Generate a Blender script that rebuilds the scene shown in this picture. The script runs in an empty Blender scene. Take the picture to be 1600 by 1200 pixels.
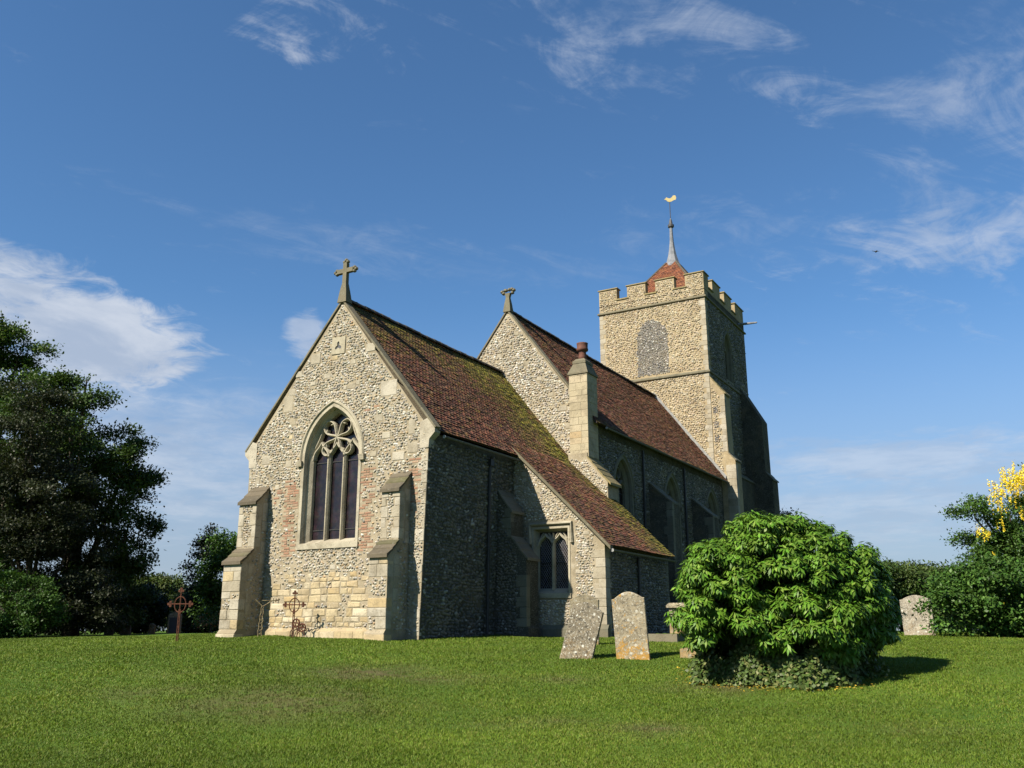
import bpy, math, random
import numpy as np
from mathutils import Matrix, Vector
from mathutils.geometry import tessellate_polygon

rng = np.random.default_rng(7)
random.seed(7)
scene = bpy.context.scene
COL = scene.collection

# ------------------------------------------------------------------ camera
PX, PY, HORIZON, VPY, VPX = 800., 600., 985., 1650., -1750.
FPX = math.sqrt(-((VPX-PX)*(VPY-PX)+(HORIZON-PY)**2))
PITCH = math.atan((HORIZON-PY)/FPX)
AY = math.atan((VPY-PX)/math.hypot(FPX, HORIZON-PY))
FW = np.array([-math.sin(AY)*math.cos(PITCH), math.cos(AY)*math.cos(PITCH), math.sin(PITCH)])
RT = np.array([math.cos(AY), math.sin(AY), 0.])
UP = np.cross(RT, FW)
CAM = np.array([14.64, -20.32, 0.20])
cd = bpy.data.cameras.new('camera')
cd.sensor_width = 36; cd.lens = FPX/1600*36; cd.clip_start = .1; cd.clip_end = 3000
cam = bpy.data.objects.new('camera', cd); COL.objects.link(cam)
cam.matrix_world = Matrix(((RT[0], UP[0], -FW[0], CAM[0]), (RT[1], UP[1], -FW[1], CAM[1]), (RT[2], UP[2], -FW[2], CAM[2]), (0, 0, 0, 1)))
scene.camera = cam

# ------------------------------------------------------------------ exposure
vs = scene.view_settings
vs.view_transform = 'Standard'; vs.look = 'None'; vs.gamma = 1; vs.exposure = 1.17; vs.use_curve_mapping = False
SKY_STRENGTH = 0.05
DISP = 1/(SKY_STRENGTH*2**vs.exposure)     # display value -> sky colour value

# ------------------------------------------------------------------ sun
SUN_TRAVEL = Vector((.37, 1., -.91)).normalized()
SUN_EL = math.asin(-SUN_TRAVEL.z)
ld = bpy.data.lights.new('sun', 'SUN'); ld.energy = 5.0; ld.angle = math.radians(.53); ld.color = (1., .92, .77)
sun = bpy.data.objects.new('sun', ld); COL.objects.link(sun)
sun.rotation_euler = SUN_TRAVEL.to_track_quat('-Z', 'Y').to_euler()

# ------------------------------------------------------------------ sky (world)
def pix_ray(x, y):
    return FW + RT*(x-PX)/FPX - UP*(y-PY)/FPX
def pix_azel(x, y):
    d = pix_ray(x, y); d = d/np.linalg.norm(d)
    return math.atan2(d[0], d[1]), math.asin(d[2])

class Nodes:
    def __init__(s, nt): s.nt = nt; s.n = nt.nodes; s.l = nt.links
    def add(s, t, **kw):
        n = s.n.new(t)
        for k, v in kw.items(): setattr(n, k, v)
        return n
    def put(s, sock, v):
        if v is None: return
        if isinstance(v, bpy.types.NodeSocket): s.l.new(v, sock)
        else: sock.default_value = v
    def m(s, op, a, b=None, c=None, clamp=False):
        n = s.add('ShaderNodeMath', operation=op, use_clamp=clamp)
        for i, v in enumerate((a, b, c)): s.put(n.inputs[i], v)
        return n.outputs[0]
    def mix(s, fac, a, b, blend='MIX'):
        n = s.add('ShaderNodeMix', data_type='RGBA', blend_type=blend); n.clamp_factor = True
        s.put(n.inputs[0], fac)
        s.put(n.inputs[6], a if isinstance(a, bpy.types.NodeSocket) else (*a, 1)[:4])
        s.put(n.inputs[7], b if isinstance(b, bpy.types.NodeSocket) else (*b, 1)[:4])
        return n.outputs[2]
    def noise(s, scale, detail=4, rough=.55, vec=None, dist=0., out=0):
        n = s.add('ShaderNodeTexNoise'); n.inputs['Scale'].default_value = scale
        n.inputs['Detail'].default_value = detail; n.inputs['Roughness'].default_value = rough; n.inputs['Distortion'].default_value = dist
        if vec is not None: s.l.new(vec, n.inputs['Vector'])
        return n.outputs[out]
    def voro(s, scale, vec=None, feature='F1', out='Distance', rnd=1.):
        n = s.add('ShaderNodeTexVoronoi', feature=feature); n.inputs['Scale'].default_value = scale
        n.inputs['Randomness'].default_value = rnd
        if vec is not None: s.l.new(vec, n.inputs['Vector'])
        return n.outputs[out]
    def ss(s, v, lo, hi):
        n = s.add('ShaderNodeMapRange', interpolation_type='SMOOTHSTEP')
        s.put(n.inputs[0], v); s.put(n.inputs[1], lo); s.put(n.inputs[2], hi); n.inputs[3].default_value = 0; n.inputs[4].default_value = 1
        return n.outputs[0]
    def ramp(s, fac, stops):
        n = s.add('ShaderNodeValToRGB'); e = n.color_ramp.elements
        while len(e) < len(stops): e.new(.5)
        for i, (p, c) in enumerate(stops): e[i].position = p; e[i].color = (*c, 1)
        s.put(n.inputs[0], fac); return n.outputs[0]
    def xyz(s, v):
        n = s.add('ShaderNodeSeparateXYZ'); s.l.new(v, n.inputs[0]); return n.outputs
    def vec(s, x, y, z):
        n = s.add('ShaderNodeCombineXYZ')
        for i, v in enumerate((x, y, z)): s.put(n.inputs[i], v)
        return n.outputs[0]

world = bpy.data.worlds.new('World'); scene.world = world; world.use_nodes = True
W = Nodes(world.node_tree); W.n.clear()
sky = W.add('ShaderNodeTexSky', sky_type='NISHITA', sun_disc=False)
sky.sun_elevation = SUN_EL; sky.sun_rotation = math.atan2(-SUN_TRAVEL.x, -SUN_TRAVEL.y)
sky.altitude = 50; sky.air_density = 1.0; sky.dust_density = .25; sky.ozone_density = 3.5
tc = W.add('ShaderNodeTexCoord').outputs['Generated']
dx, dy, dz = W.xyz(tc)
az = W.m('ARCTAN2', dx, dy); el = W.m('ARCSINE', dz)
zz = W.m('ADD', W.m('MAXIMUM', dz, 0.), .10)
pu, pv = W.m('DIVIDE', dx, zz), W.m('DIVIDE', dy, zz)
pvec = W.vec(pu, pv, 3.7)
big = W.noise(2.3, 9, .60, pvec, .35)
fine = W.noise(8.0, 8, .66, pvec, .9)
cn = W.m('ADD', W.m('MULTIPLY', big, .60), W.m('MULTIPLY', fine, .40))
def blob(px, py, wx, wy, rot=0.):
    a0, e0 = pix_azel(px, py)
    a = W.m('SUBTRACT', az, a0); e = W.m('SUBTRACT', el, e0)
    c, s = math.cos(rot), math.sin(rot)
    x = W.m('ADD', W.m('MULTIPLY', a, c/wx), W.m('MULTIPLY', e, s/wx))
    y = W.m('ADD', W.m('MULTIPLY', a, -s/wy), W.m('MULTIPLY', e, c/wy))
    r = W.m('ADD', W.m('MULTIPLY', x, x), W.m('MULTIPLY', y, y))
    return W.m('EXPONENT', W.m('MULTIPLY', r, -1.))
dens = None
def layer(mask, lo, hi, op):
    global dens
    t = W.m('ADD', cn, W.m('MULTIPLY', W.m('SUBTRACT', mask, 1.), .62))
    d = W.m('MULTIPLY', W.ss(t, lo, hi), op)
    dens = d if dens is None else W.m('MAXIMUM', dens, d)
layer(blob(70, 500, .30, .094, -.22), .28, .46, .88)
layer(blob(60, 600, .30, .07, -.1), .26, .56, .6)
layer(blob(180, 700, .36, .14), .20, .62, .55)
layer(blob(480, 525, .05, .05), .36, .52, .6)
# thin streaked cirrus, drawn out along the wind
sa = W.m('ADD', W.m('MULTIPLY', pu, .55), W.m('MULTIPLY', pv, .84)); sb = W.m('SUBTRACT', W.m('MULTIPLY', pv, .55), W.m('MULTIPLY', pu, .84))
svec = W.vec(W.m('MULTIPLY', sa, 1.5), W.m('MULTIPLY', sb, 3.6), 1.3)
str_ = W.m('ADD', W.m('MULTIPLY', W.noise(1.9, 9, .64, svec, 1.1), .68), W.m('MULTIPLY', W.noise(9., 6, .68, pvec, 1.0), .32))
def wisp(mask, lo, hi, op):
    global dens
    t = W.m('ADD', str_, W.m('MULTIPLY', W.m('SUBTRACT', mask, 1.), .24))
    dens = W.m('MAXIMUM', dens, W.m('MULTIPLY', W.ss(t, lo, hi), op))
wisp(blob(1010, 40, .42, .12, -.15), .44, .70, .58)
wisp(blob(430, 0, .14, .06, -.3), .40, .60, .60)
wisp(blob(1540, 210, .16, .20, -.5), .40, .70, .50)
wisp(blob(1560, 372, .26, .05, -.10), .38, .62, .52)
wisp(blob(600, 390, .40, .04, -.10), .40, .72, .28)
wisp(blob(1250, 340, .40, .05, .05), .44, .72, .26)
wisp(W.m('ADD', .72, W.m('MULTIPLY', dz, 0.)), .52, .78, .35)
layer(blob(1400, 715, .34, .055), .28, .56, .50)
layer(blob(1330, 800, .45, .06), .22, .60, .42)
lowhaze = W.m('MULTIPLY', W.ss(el, .36, .0), .86)
skyb = W.mix(1., sky.outputs[0], (.80, 1.11, 1.29), 'MULTIPLY')
skyc = W.mix(lowhaze, skyb, tuple(c*DISP for c in (.39, .445, .555)))
shade = W.ss(W.noise(3.1, 6, .6, pvec, .3), .35, .65)
cloudc = W.mix(shade, tuple(c*DISP for c in (.44, .52, .66)), tuple(c*DISP for c in (.66, .71, .80)))
skyc = W.mix(dens, skyc, cloudc)
bg = W.add('ShaderNodeBackground'); W.l.new(skyc, bg.inputs[0]); bg.inputs[1].default_value = SKY_STRENGTH
wo = W.add('ShaderNodeOutputWorld'); W.l.new(bg.outputs[0], wo.inputs[0])

# ------------------------------------------------------------------ terrain function
_D = np.array([0, 5, 9.9, 12, 14.5, 17.5, 19, 22, 25, 30, 40, 80, 3000.])
_Z = np.array([-1.4, -1.32, -1.16, -1.06, -.87, -.54, -.37, -.17, -.05, .06, .12, .15, .15])
def ground_z(x, y):
    x = np.asarray(x, float); y = np.asarray(y, float)
    ddx, ddy = x-CAM[0], y-CAM[1]
    d = np.hypot(ddx, ddy)
    z = 0.
    for k in (-1.5, -.75, 0, .75, 1.5): z = z+np.interp(d+k, _D, _Z)/5
    fwd = ddx*FW[0]+ddy*FW[1]; lat = ddx*RT[0]+ddy*RT[1]
    a = np.arctan2(lat, np.maximum(fwd, .01))
    t = np.clip((-a-.22)/.35, 0, 1); t = t*t*(3-2*t)
    k = np.clip((d-16)/20, 0, 1); k = k*k*(3-2*k)
    z = z-.20*t*k
    near = np.clip((60-d)/30, 0, 1)
    z = z+near*(.035*np.sin(x*.9+y*.5)*np.sin(y*.7-x*.25)+.018*np.sin(x*2.1+1)*np.sin(y*1.8+.5))
    # low grassy hump and hollow in front of the chancel
    hx, hy = 4.6, -9.0
    z = z+.10*np.exp(-(((x-hx)/2.2)**2+((y-hy)/1.6)**2))-.07*np.exp(-(((x-hx-.3)/2.0)**2+((y-hy+2.)/1.3)**2))
    return z
def gz(x, y): return float(ground_z(x, y))
def on_ground(px, py, lo=4., hi=120.):
    d = pix_ray(px, py); d = d/math.hypot(d[0], d[1])
    ts = np.linspace(lo, hi, 6000)
    P = CAM[None]+ts[:, None]*d[None]
    below = P[:, 2] < ground_z(P[:, 0], P[:, 1])
    i = int(np.argmax(below)) if below.any() else len(ts)-1
    return P[i]
def at_depth(px, py, depth):
    return CAM+pix_ray(px, py)*depth

# ------------------------------------------------------------------ materials
def mat(name, rough=.85, spec=.3):
    m = bpy.data.materials.new(name); m.use_nodes = True
    N = Nodes(m.node_tree); N.b = N.n['Principled BSDF']; N.mt = m
    N.b.inputs['Roughness'].default_value = rough; N.b.inputs['Specular IOR Level'].default_value = spec
    N.pos = N.add('ShaderNodeTexCoord').outputs['Object']
    return N
def bump(N, h, strength=.5, dist=.02):
    b = N.add('ShaderNodeBump'); b.inputs['Strength'].default_value = strength; b.inputs['Distance'].default_value = dist
    N.l.new(h, b.inputs['Height']); N.l.new(b.outputs[0], N.b.inputs['Normal'])
STONE = .70
def sbase(N, c): base(N, N.mix(1., c, (STONE, STONE, STONE), 'MULTIPLY'))
def base(N, c): N.put(N.b.inputs['Base Color'], c if isinstance(c, bpy.types.NodeSocket) else (*c, 1))
def attr(N, name='col'):
    a = N.add('ShaderNodeAttribute'); a.attribute_name = name; return a.outputs[0]
def orand(N): return N.add('ShaderNodeObjectInfo').outputs['Random']

def mortar_mat(name, c1, c2, c3, scale=1.):
    N = mat(name, .95, .1)
    big = N.noise(.8*scale, 5, .6, N.pos); med = N.noise(5*scale, 6, .65, N.pos); gr = N.noise(45, 4, .7, N.pos)
    c = N.mix(N.ss(big, .35, .65), c1, c2)
    c = N.mix(N.m('MULTIPLY', N.ss(med, .48, .72), .7), c, c3)
    speck = N.ss(N.voro(26, N.pos), .30, .12)
    sc = N.ramp(N.xyz(N.voro(26, N.pos, out='Color'))[0], [(0, (.16, .15, .14)), (.35, (.34, .29, .22)), (.65, (.52, .48, .41)), (1, (.66, .63, .57))])
    c = N.mix(N.m('MULTIPLY', speck, .75), c, sc)
    c = N.mix(N.m('MULTIPLY', N.ss(N.noise(1.3, 7, .7, N.pos, .6), .48, .66), .5), c, (.19, .155, .10))
    c = N.mix(N.m('MULTIPLY', N.ss(gr, .55, .75), .35), c, (.12, .11, .09))
    sbase(N, c)
    h = N.m('ADD', N.m('MULTIPLY', gr, .4), N.m('ADD', N.m('MULTIPLY', med, .5), N.m('MULTIPLY', speck, .5)))
    bump(N, h, .8, .03)
    return N.mt
M = {}
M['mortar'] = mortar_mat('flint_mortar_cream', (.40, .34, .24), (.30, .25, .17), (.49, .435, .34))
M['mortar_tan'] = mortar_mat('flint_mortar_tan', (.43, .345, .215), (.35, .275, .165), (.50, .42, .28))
M['mortar_north_shade'] = mortar_mat('damp_shaded_mortar', (.092, .086, .066), (.062, .060, .044), (.135, .126, .098))  # damp mortar, colour lowered further to keep the shaded north walls dark

def flint_mat(name, dirt=.0):
    N = mat(name, .55, .4)
    c = attr(N); n = N.noise(38, 3, .6, N.pos); big = N.noise(1.1, 4, .6, N.pos)
    c = N.mix(N.m('MULTIPLY', N.ss(n, .45, .75), .45), c, (.13, .12, .11))
    c = N.mix(N.m('MULTIPLY', N.ss(big, .46, .68), .5), c, (.27, .22, .145))
    sbase(N, c); bump(N, n, .3, .01)
    return N.mt
M['flint'] = flint_mat('knapped_flint')

def ashlar(name, cols, lichen=.3, dark=.4):
    N = mat(name, .9, .2)
    r = orand(N)
    c = N.ramp(r, cols)
    big = N.noise(2.2, 5, .62, N.pos); fn = N.noise(22, 5, .65, N.pos); sp = N.noise(9, 6, .75, N.pos)
    c = N.mix(N.m('MULTIPLY', N.ss(big, .45, .75), dark), c, tuple(v*.5 for v in cols[0][1]))
    c = N.mix(N.m('MULTIPLY', N.ss(sp, .58, .66), lichen), c, (.56, .54, .47))
    c = N.mix(N.m('MULTIPLY', N.ss(N.noise(6, 4, .7, N.pos, .5), .62, .70), lichen), c, (.34, .22, .06))
    st = N.noise(1.0, 7, .7, N.pos, .8)
    c = N.mix(N.m('MULTIPLY', N.ss(st, .46, .62), .45), c, (.20, .165, .11))
    c = N.mix(N.m('MULTIPLY', N.ss(fn, .54, .70), .55), c, (.10, .09, .07))
    sbase(N, c)
    bump(N, N.m('ADD', fn, N.m('MULTIPLY', big, .6)), .5, .02)
    return N.mt
M['limestone'] = ashlar('dressed_limestone', [(0, (.39, .34, .25)), (.4, (.43, .385, .295)), (.75, (.48, .435, .35)), (1, (.34, .29, .20))], .25, .65)
M['freestone'] = ashlar('window_freestone', [(0, (.42, .375, .275)), (1, (.47, .425, .325))], .12, .45)
M['rubble'] = ashlar('yellow_rubble', [(0, (.47, .37, .21)), (.25, (.54, .45, .29)), (.45, (.44, .32, .16)), (.65, (.60, .53, .39)), (.85, (.49, .38, .22)), (1, (.38, .31, .20))], .25, .75)
M['shaft'] = ashlar('shaft_ashlar', [(0, (.44, .375, .25)), (.6, (.47, .405, .28)), (.93, (.49, .41, .28)), (1, (.47, .35, .20))], .12, .35)
M['oldstone'] = ashlar('lichened_coping', [(0, (.15, .135, .09)), (1, (.21, .19, .13))], .25, .7)
M['coping_yellow'] = ashlar('yellow_lichen_coping', [(0, (.27, .22, .10)), (1, (.32, .26, .13))], .35, .5)
M['brick'] = ashlar('old_red_brick', [(0, (.34, .18, .115)), (.35, (.40, .245, .16)), (.7, (.29, .15, .10)), (1, (.44, .31, .21))], .2, .5)
M['northstone_shade'] = ashlar('damp_shaded_stone', [(0, (.145, .138, .10)), (1, (.21, .20, .15))], .15, .5)  # damp tone, with shade put into the colour of the north-side stones
M['slab'] = ashlar('mossy_weathering', [(0, (.10, .085, .06)), (.6, (.14, .115, .08)), (1, (.11, .105, .05))], .25, .6)

def tile_mat():
    N = mat('clay_tile', .9, .2)
    c = attr(N); n = N.noise(14, 5, .7, N.pos); f = N.noise(60, 3, .6, N.pos)
    c = N.mix(N.m('MULTIPLY', N.ss(n, .5, .7), .35), c, (.035, .025, .02))
    c = N.mix(N.m('MULTIPLY', N.ss(f, .58, .70), .3), c, (.30, .27, .20))
    base(N, c); bump(N, N.m('ADD', n, f), .4, .012); return N.mt
M['tile'] = tile_mat()
def moss_tile_obj():
    N = mat('single_clay_tile', .9, .2)
    c = N.ramp(orand(N), [(0, (.24, .085, .055)), (.5, (.30, .12, .075)), (.8, (.20, .08, .055)), (1, (.26, .15, .10))])
    n = N.noise(14, 5, .7, N.pos)
    c = N.mix(N.m('MULTIPLY', N.ss(n, .5, .7), .45), c, (.05, .035, .025))
    base(N, c); bump(N, n, .4, .012); return N.mt
M['tile_single'] = moss_tile_obj()
def simple(name, c, c2=None, scale=6, rough=.8, spec=.3, metal=0, b=.3):
    N = mat(name, rough, spec); n = N.noise(scale, 5, .65, N.pos)
    base(N, N.mix(N.ss(n, .38, .66), c, c2 or tuple(v*.6 for v in c)))
    N.b.inputs['Metallic'].default_value = metal
    bump(N, n, b, .01); return N.mt
M['ridge'] = simple('ridge_clay', (.045, .04, .032), (.085, .065, .045), 9)
M['under'] = simple('roof_underlay', (.05, .035, .028), (.03, .022, .018), 5)
M['iron'] = simple('black_painted_iron', (.02, .02, .02), (.035, .033, .03), 20, .5)
M['gutter'] = simple('grey_gutter', (.10, .10, .095), (.05, .05, .05), 10, .6)
M['whitecap'] = simple('pale_gutter_end', (.24, .24, .23), (.17, .17, .16), 15, .6)
M['rust'] = simple('rusty_iron', (.085, .032, .018), (.045, .018, .011), 18, .9, .2)
M['paleiron'] = simple('weathered_pale_iron', (.22, .18, .10), (.10, .07, .04), 14, .9, .2)
M['lead'] = simple('lead_sheet', (.17, .175, .19), (.11, .115, .125), 5, .5, .5)
M['darklead'] = simple('dark_lead', (.06, .06, .065), (.04, .04, .04), 8, .6)
M['pot'] = simple('terracotta_pot', (.11, .045, .03), (.07, .033, .025), 9)
M['gold'] = simple('gilded_vane', (.52, .42, .20), (.46, .36, .16), 9, .4, .5)
M['flash'] = simple('mortar_flashing', (.26, .255, .24), (.18, .175, .165), 6)
M['bark'] = simple('bark', (.075, .06, .045), (.04, .032, .025), 9, .95)
M['blind'] = simple('louvre_wood', (.055, .05, .043), (.035, .032, .028), 9)
M['slate'] = simple('dark_slate', (.05, .05, .055), (.035, .035, .04), 6, .6)
def glass():
    N = mat('dark_leaded_glass', .22, .5)
    n = N.noise(3.5, 5, .7, N.pos); v = N.voro(9, N.pos, out='Color')
    c = N.mix(N.ss(n, .35, .7), (.008, .006, .008), (.026, .017, .019))
    c = N.mix(.30, c, v, 'MULTIPLY')
    base(N, c); bump(N, N.noise(12, 2, .5, N.pos), .15, .01); return N.mt
M['glass'] = glass()

def leaf_mat(name, trans=.25, rough=.45):
    m = bpy.data.materials.new(name); m.use_nodes = True
    N = Nodes(m.node_tree); b = N.n['Principled BSDF']; o = N.n['Material Output']
    b.inputs['Roughness'].default_value = rough; b.inputs['Specular IOR Level'].default_value = .22
    c = attr(N); N.l.new(c, b.inputs['Base Color'])
    t = N.add('ShaderNodeBsdfTranslucent')
    N.l.new(N.mix(1., c, (1.0, 1.0, .45), 'MULTIPLY'), t.inputs[0])
    mx = N.add('ShaderNodeMixShader'); mx.inputs[0].default_value = trans
    N.l.new(b.outputs[0], mx.inputs[1]); N.l.new(t.outputs[0], mx.inputs[2]); N.l.new(mx.outputs[0], o.inputs[0])
    return m
M['leaf'] = leaf_mat('foliage', .25, .5)
M['leaf_gloss'] = leaf_mat('glossy_foliage', .18, .48)
M['grass'] = leaf_mat('grass_blades', .25, .6)
M['petal'] = leaf_mat('petals', .2, .7)

def ground_mat():
    N = mat('lawn', .95, .1)
    big = N.noise(.22, 5, .6, N.pos); med = N.noise(1.4, 6, .65, N.pos); fn = N.noise(26, 5, .7, N.pos)
    c = N.mix(N.ss(big, .35, .65), (.050, .098, .012), (.075, .130, .016))
    c = N.mix(N.m('MULTIPLY', N.ss(med, .5, .75), .5), c, (.095, .115, .028))
    c = N.mix(N.m('MULTIPLY', N.ss(fn, .42, .7), .6), c, (.030, .052, .010))
    d = attr(N, 'bare'); dn = N.m('MULTIPLY', N.xyz(d)[0], N.ss(N.noise(3.5, 6, .7, N.pos), .30, .62))
    c = N.mix(dn, c, (.085, .068, .033))
    base(N, c); bump(N, N.m('ADD', fn, med), .7, .05); return N.mt
M['ground'] = ground_mat()

def headstone_mat(name, stone, white, orange, dark):
    N = mat(name, .92, .2)
    n1 = N.noise(5, 5, .65, N.pos); n2 = N.noise(17, 5, .7, N.pos, .3); n3 = N.noise(9, 5, .7, N.pos, .6)
    c = N.mix(N.ss(n1, .35, .65), stone, tuple(v*.62 for v in stone))
    c = N.mix(N.m('MULTIPLY', N.ss(n2, .52, .60), dark), c, (.055, .05, .042))
    z = N.xyz(N.pos)[2]
    c = N.mix(N.m('MULTIPLY', N.ss(N.m('ADD', n3, N.m('MULTIPLY', N.ss(z, .55, .05), .16)), .58, .66), orange), c, (.44, .25, .06))
    v = N.voro(11, N.pos); vr = N.xyz(N.voro(11, N.pos, out='Color'))
    spot = N.m('MULTIPLY', N.ss(N.m('SUBTRACT', v, N.m('MULTIPLY', vr[0], .22)), .20, .13), N.ss(vr[1], .35, .45))
    c = N.mix(N.m('MULTIPLY', spot, white), c, (.66, .65, .58))
    c = N.mix(N.m('MULTIPLY', N.ss(N.noise(28, 4, .7, N.pos), .56, .62), white), c, (.60, .58, .50))
    sbase(N, c); bump(N, N.m('ADD', n2, n1), .6, .02); return N.mt
M['hs_white'] = headstone_mat('lichen_white_headstone', (.27, .23, .165), .95, .15, .8)
M['hs_orange'] = headstone_mat('lichen_orange_headstone', (.40, .34, .235), .6, .95, .55)
M['hs_plain'] = headstone_mat('mossy_headstone', (.33, .28, .185), .35, .4, .5)
M['hs_pale'] = headstone_mat('pale_headstone', (.42, .37, .29), .8, .15, .55)
M['hs_grey'] = headstone_mat('grey_headstone', (.20, .20, .195), .3, .1, .5)

# ------------------------------------------------------------------ mesh helpers
class MB:
    def __init__(s): s.v = []; s.f = []
    def add(s, vs, fs):
        o = len(s.v); s.v += [tuple(map(float, p)) for p in vs]; s.f += [tuple(i+o for i in f) for f in fs]; return s
    def hexa(s, p):   # 8 points: bottom ring 0-3, top ring 4-7
        return s.add(p, [(3, 2, 1, 0), (4, 5, 6, 7), (0, 1, 5, 4), (1, 2, 6, 5), (2, 3, 7, 6), (3, 0, 4, 7)])
    def box(s, x0, x1, y0, y1, z0, z1):
        return s.hexa([(x0, y0, z0), (x1, y0, z0), (x1, y1, z0), (x0, y1, z0), (x0, y0, z1), (x1, y0, z1), (x1, y1, z1), (x0, y1, z1)])
    def prism(s, poly, a, b, axis='y'):
        # poly: 2D points (x,z) extruded along y, or (y,z) along x, or (x,y) along z
        n = len(poly)
        def P(p, t):
            return (p[0], t, p[1]) if axis == 'y' else (t, p[0], p[1]) if axis == 'x' else (p[0], p[1], t)
        vs = [P(p, a) for p in poly]+[P(p, b) for p in poly]
        tri = tessellate_polygon([[Vector((p[0], p[1], 0)) for p in poly]])
        fs = [tuple(t) for t in tri]+[tuple(i+n for i in reversed(t)) for t in tri]
        fs += [(i, (i+1) % n, n+(i+1) % n, n+i) for i in range(n)]
        return s.add(vs, fs)
    def lathe(s, prof, cx, cy, seg=12):
        vs = []; fs = []
        for r, z in prof:
            for k in range(seg):
                a = 2*math.pi*k/seg; vs.append((cx+r*math.cos(a), cy+r*math.sin(a), z))
        for i in range(len(prof)-1):
            for k in range(seg):
                k2 = (k+1) % seg; fs.append((i*seg+k, i*seg+k2, (i+1)*seg+k2, (i+1)*seg+k))
        fs.append(tuple(range(seg))[::-1]); fs.append(tuple((len(prof)-1)*seg+k for k in range(seg)))
        return s.add(vs, fs)
    def tube(s, pts, rad, seg=6):
        pts = [Vector(p) for p in pts]
        if not hasattr(rad, '__len__'): rad = [rad]*len(pts)
        vs = []; fs = []
        for i, p in enumerate(pts):
            t = (pts[min(i+1, len(pts)-1)]-pts[max(i-1, 0)]).normalized()
            a = t.cross(Vector((.13, .21, .97)))
            if a.length < .05: a = t.cross(Vector((1, 0, 0)))
            a.normalize(); b = t.cross(a)
            for k in range(seg):
                g = 2*math.pi*k/seg; vs.append(p+(a*math.cos(g)+b*math.sin(g))*rad[i])
        for i in range(len(pts)-1):
            for k in range(seg):
                k2 = (k+1) % seg; fs.append((i*seg+k, i*seg+k2, (i+1)*seg+k2, (i+1)*seg+k))
        fs.append(tuple(range(seg))[::-1]); fs.append(tuple((len(pts)-1)*seg+k for k in range(seg)))
        return s.add(vs, fs)
    def build(s, name, m, parent=None, smooth=False):
        me = bpy.data.meshes.new(name); me.from_pydata(s.v, [], s.f); me.materials.append(m)
        fix_normals(me)
        if smooth: me.shade_smooth()
        return link(name, me, parent)
import bmesh
def fix_normals(me):
    bm = bmesh.new(); bm.from_mesh(me); bmesh.ops.recalc_face_normals(bm, faces=bm.faces); bm.to_mesh(me); bm.free()
def link(name, me, parent=None):
    o = bpy.data.objects.new(name, me); COL.objects.link(o)
    if parent is not None: o.parent = parent; o.matrix_parent_inverse = Matrix(); 
    return o
def tag(o, label=None, cat=None, group=None, kind=None):
    if label: o['label'] = label
    if cat: o['category'] = cat
    if group: o['group'] = group
    if kind: o['kind'] = kind
    return o
def empty(name, loc=(0, 0, 0), rz=0):
    o = bpy.data.objects.new(name, None); COL.objects.link(o); o.location = loc; o.rotation_euler = (0, 0, rz); o.empty_display_size = .2
    return o
def fast_mesh(name, V, F, mt, parent=None, col=None, smooth=False):
    """V (n,3) float, F (m,k) int -> object, col (n,3) per-vertex colour"""
    me = bpy.data.meshes.new(name); n, (m, k) = len(V), F.shape
    me.vertices.add(n); me.vertices.foreach_set('co', np.asarray(V, np.float32).ravel())
    me.loops.add(m*k); me.loops.foreach_set('vertex_index', F.astype(np.int32).ravel())
    me.polygons.add(m); me.polygons.foreach_set('loop_start', (np.arange(m)*k).astype(np.int32))
    if smooth: me.polygons.foreach_set('use_smooth', np.ones(m, bool))
    me.update(calc_edges=True)
    if col is not None:
        a = me.attributes.new('col', 'FLOAT_COLOR', 'POINT')
        a.data.foreach_set('color', np.concatenate([col, np.ones((n, 1))], 1).astype(np.float32).ravel())
    me.materials.append(mt); return link(name, me, parent)

# a frame maps wall coordinates (u along the wall, v up, n outward) to the world
class Frame:
    def __init__(s, o, u, n, v=(0, 0, 1)): s.o = np.array(o, float); s.u = np.array(u, float); s.n = np.array(n, float); s.v = np.array(v, float)
    def p(s, u, v, n=0.): return tuple(s.o+s.u*u+s.v*v+s.n*n)
def panel(fr, outer, holes, thick, name, m, parent):
    polys = [outer]+holes; mb = MB()
    tri = tessellate_polygon([[Vector((p[0], p[1], 0)) for p in P] for P in polys])
    flat = [p for P in polys for p in P]; n = len(flat)
    mb.v = [fr.p(*p, 0) for p in flat]+[fr.p(*p, -thick) for p in flat]
    mb.f = [tuple(t) for t in tri]+[tuple(i+n for i in reversed(t)) for t in tri]
    o = 0
    for P in polys:
        k = len(P)
        mb.f += [(o+i, o+(i+1) % k, n+o+(i+1) % k, n+o+i) for i in range(k)]; o += k
    return mb.build(name, m, parent)

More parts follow.
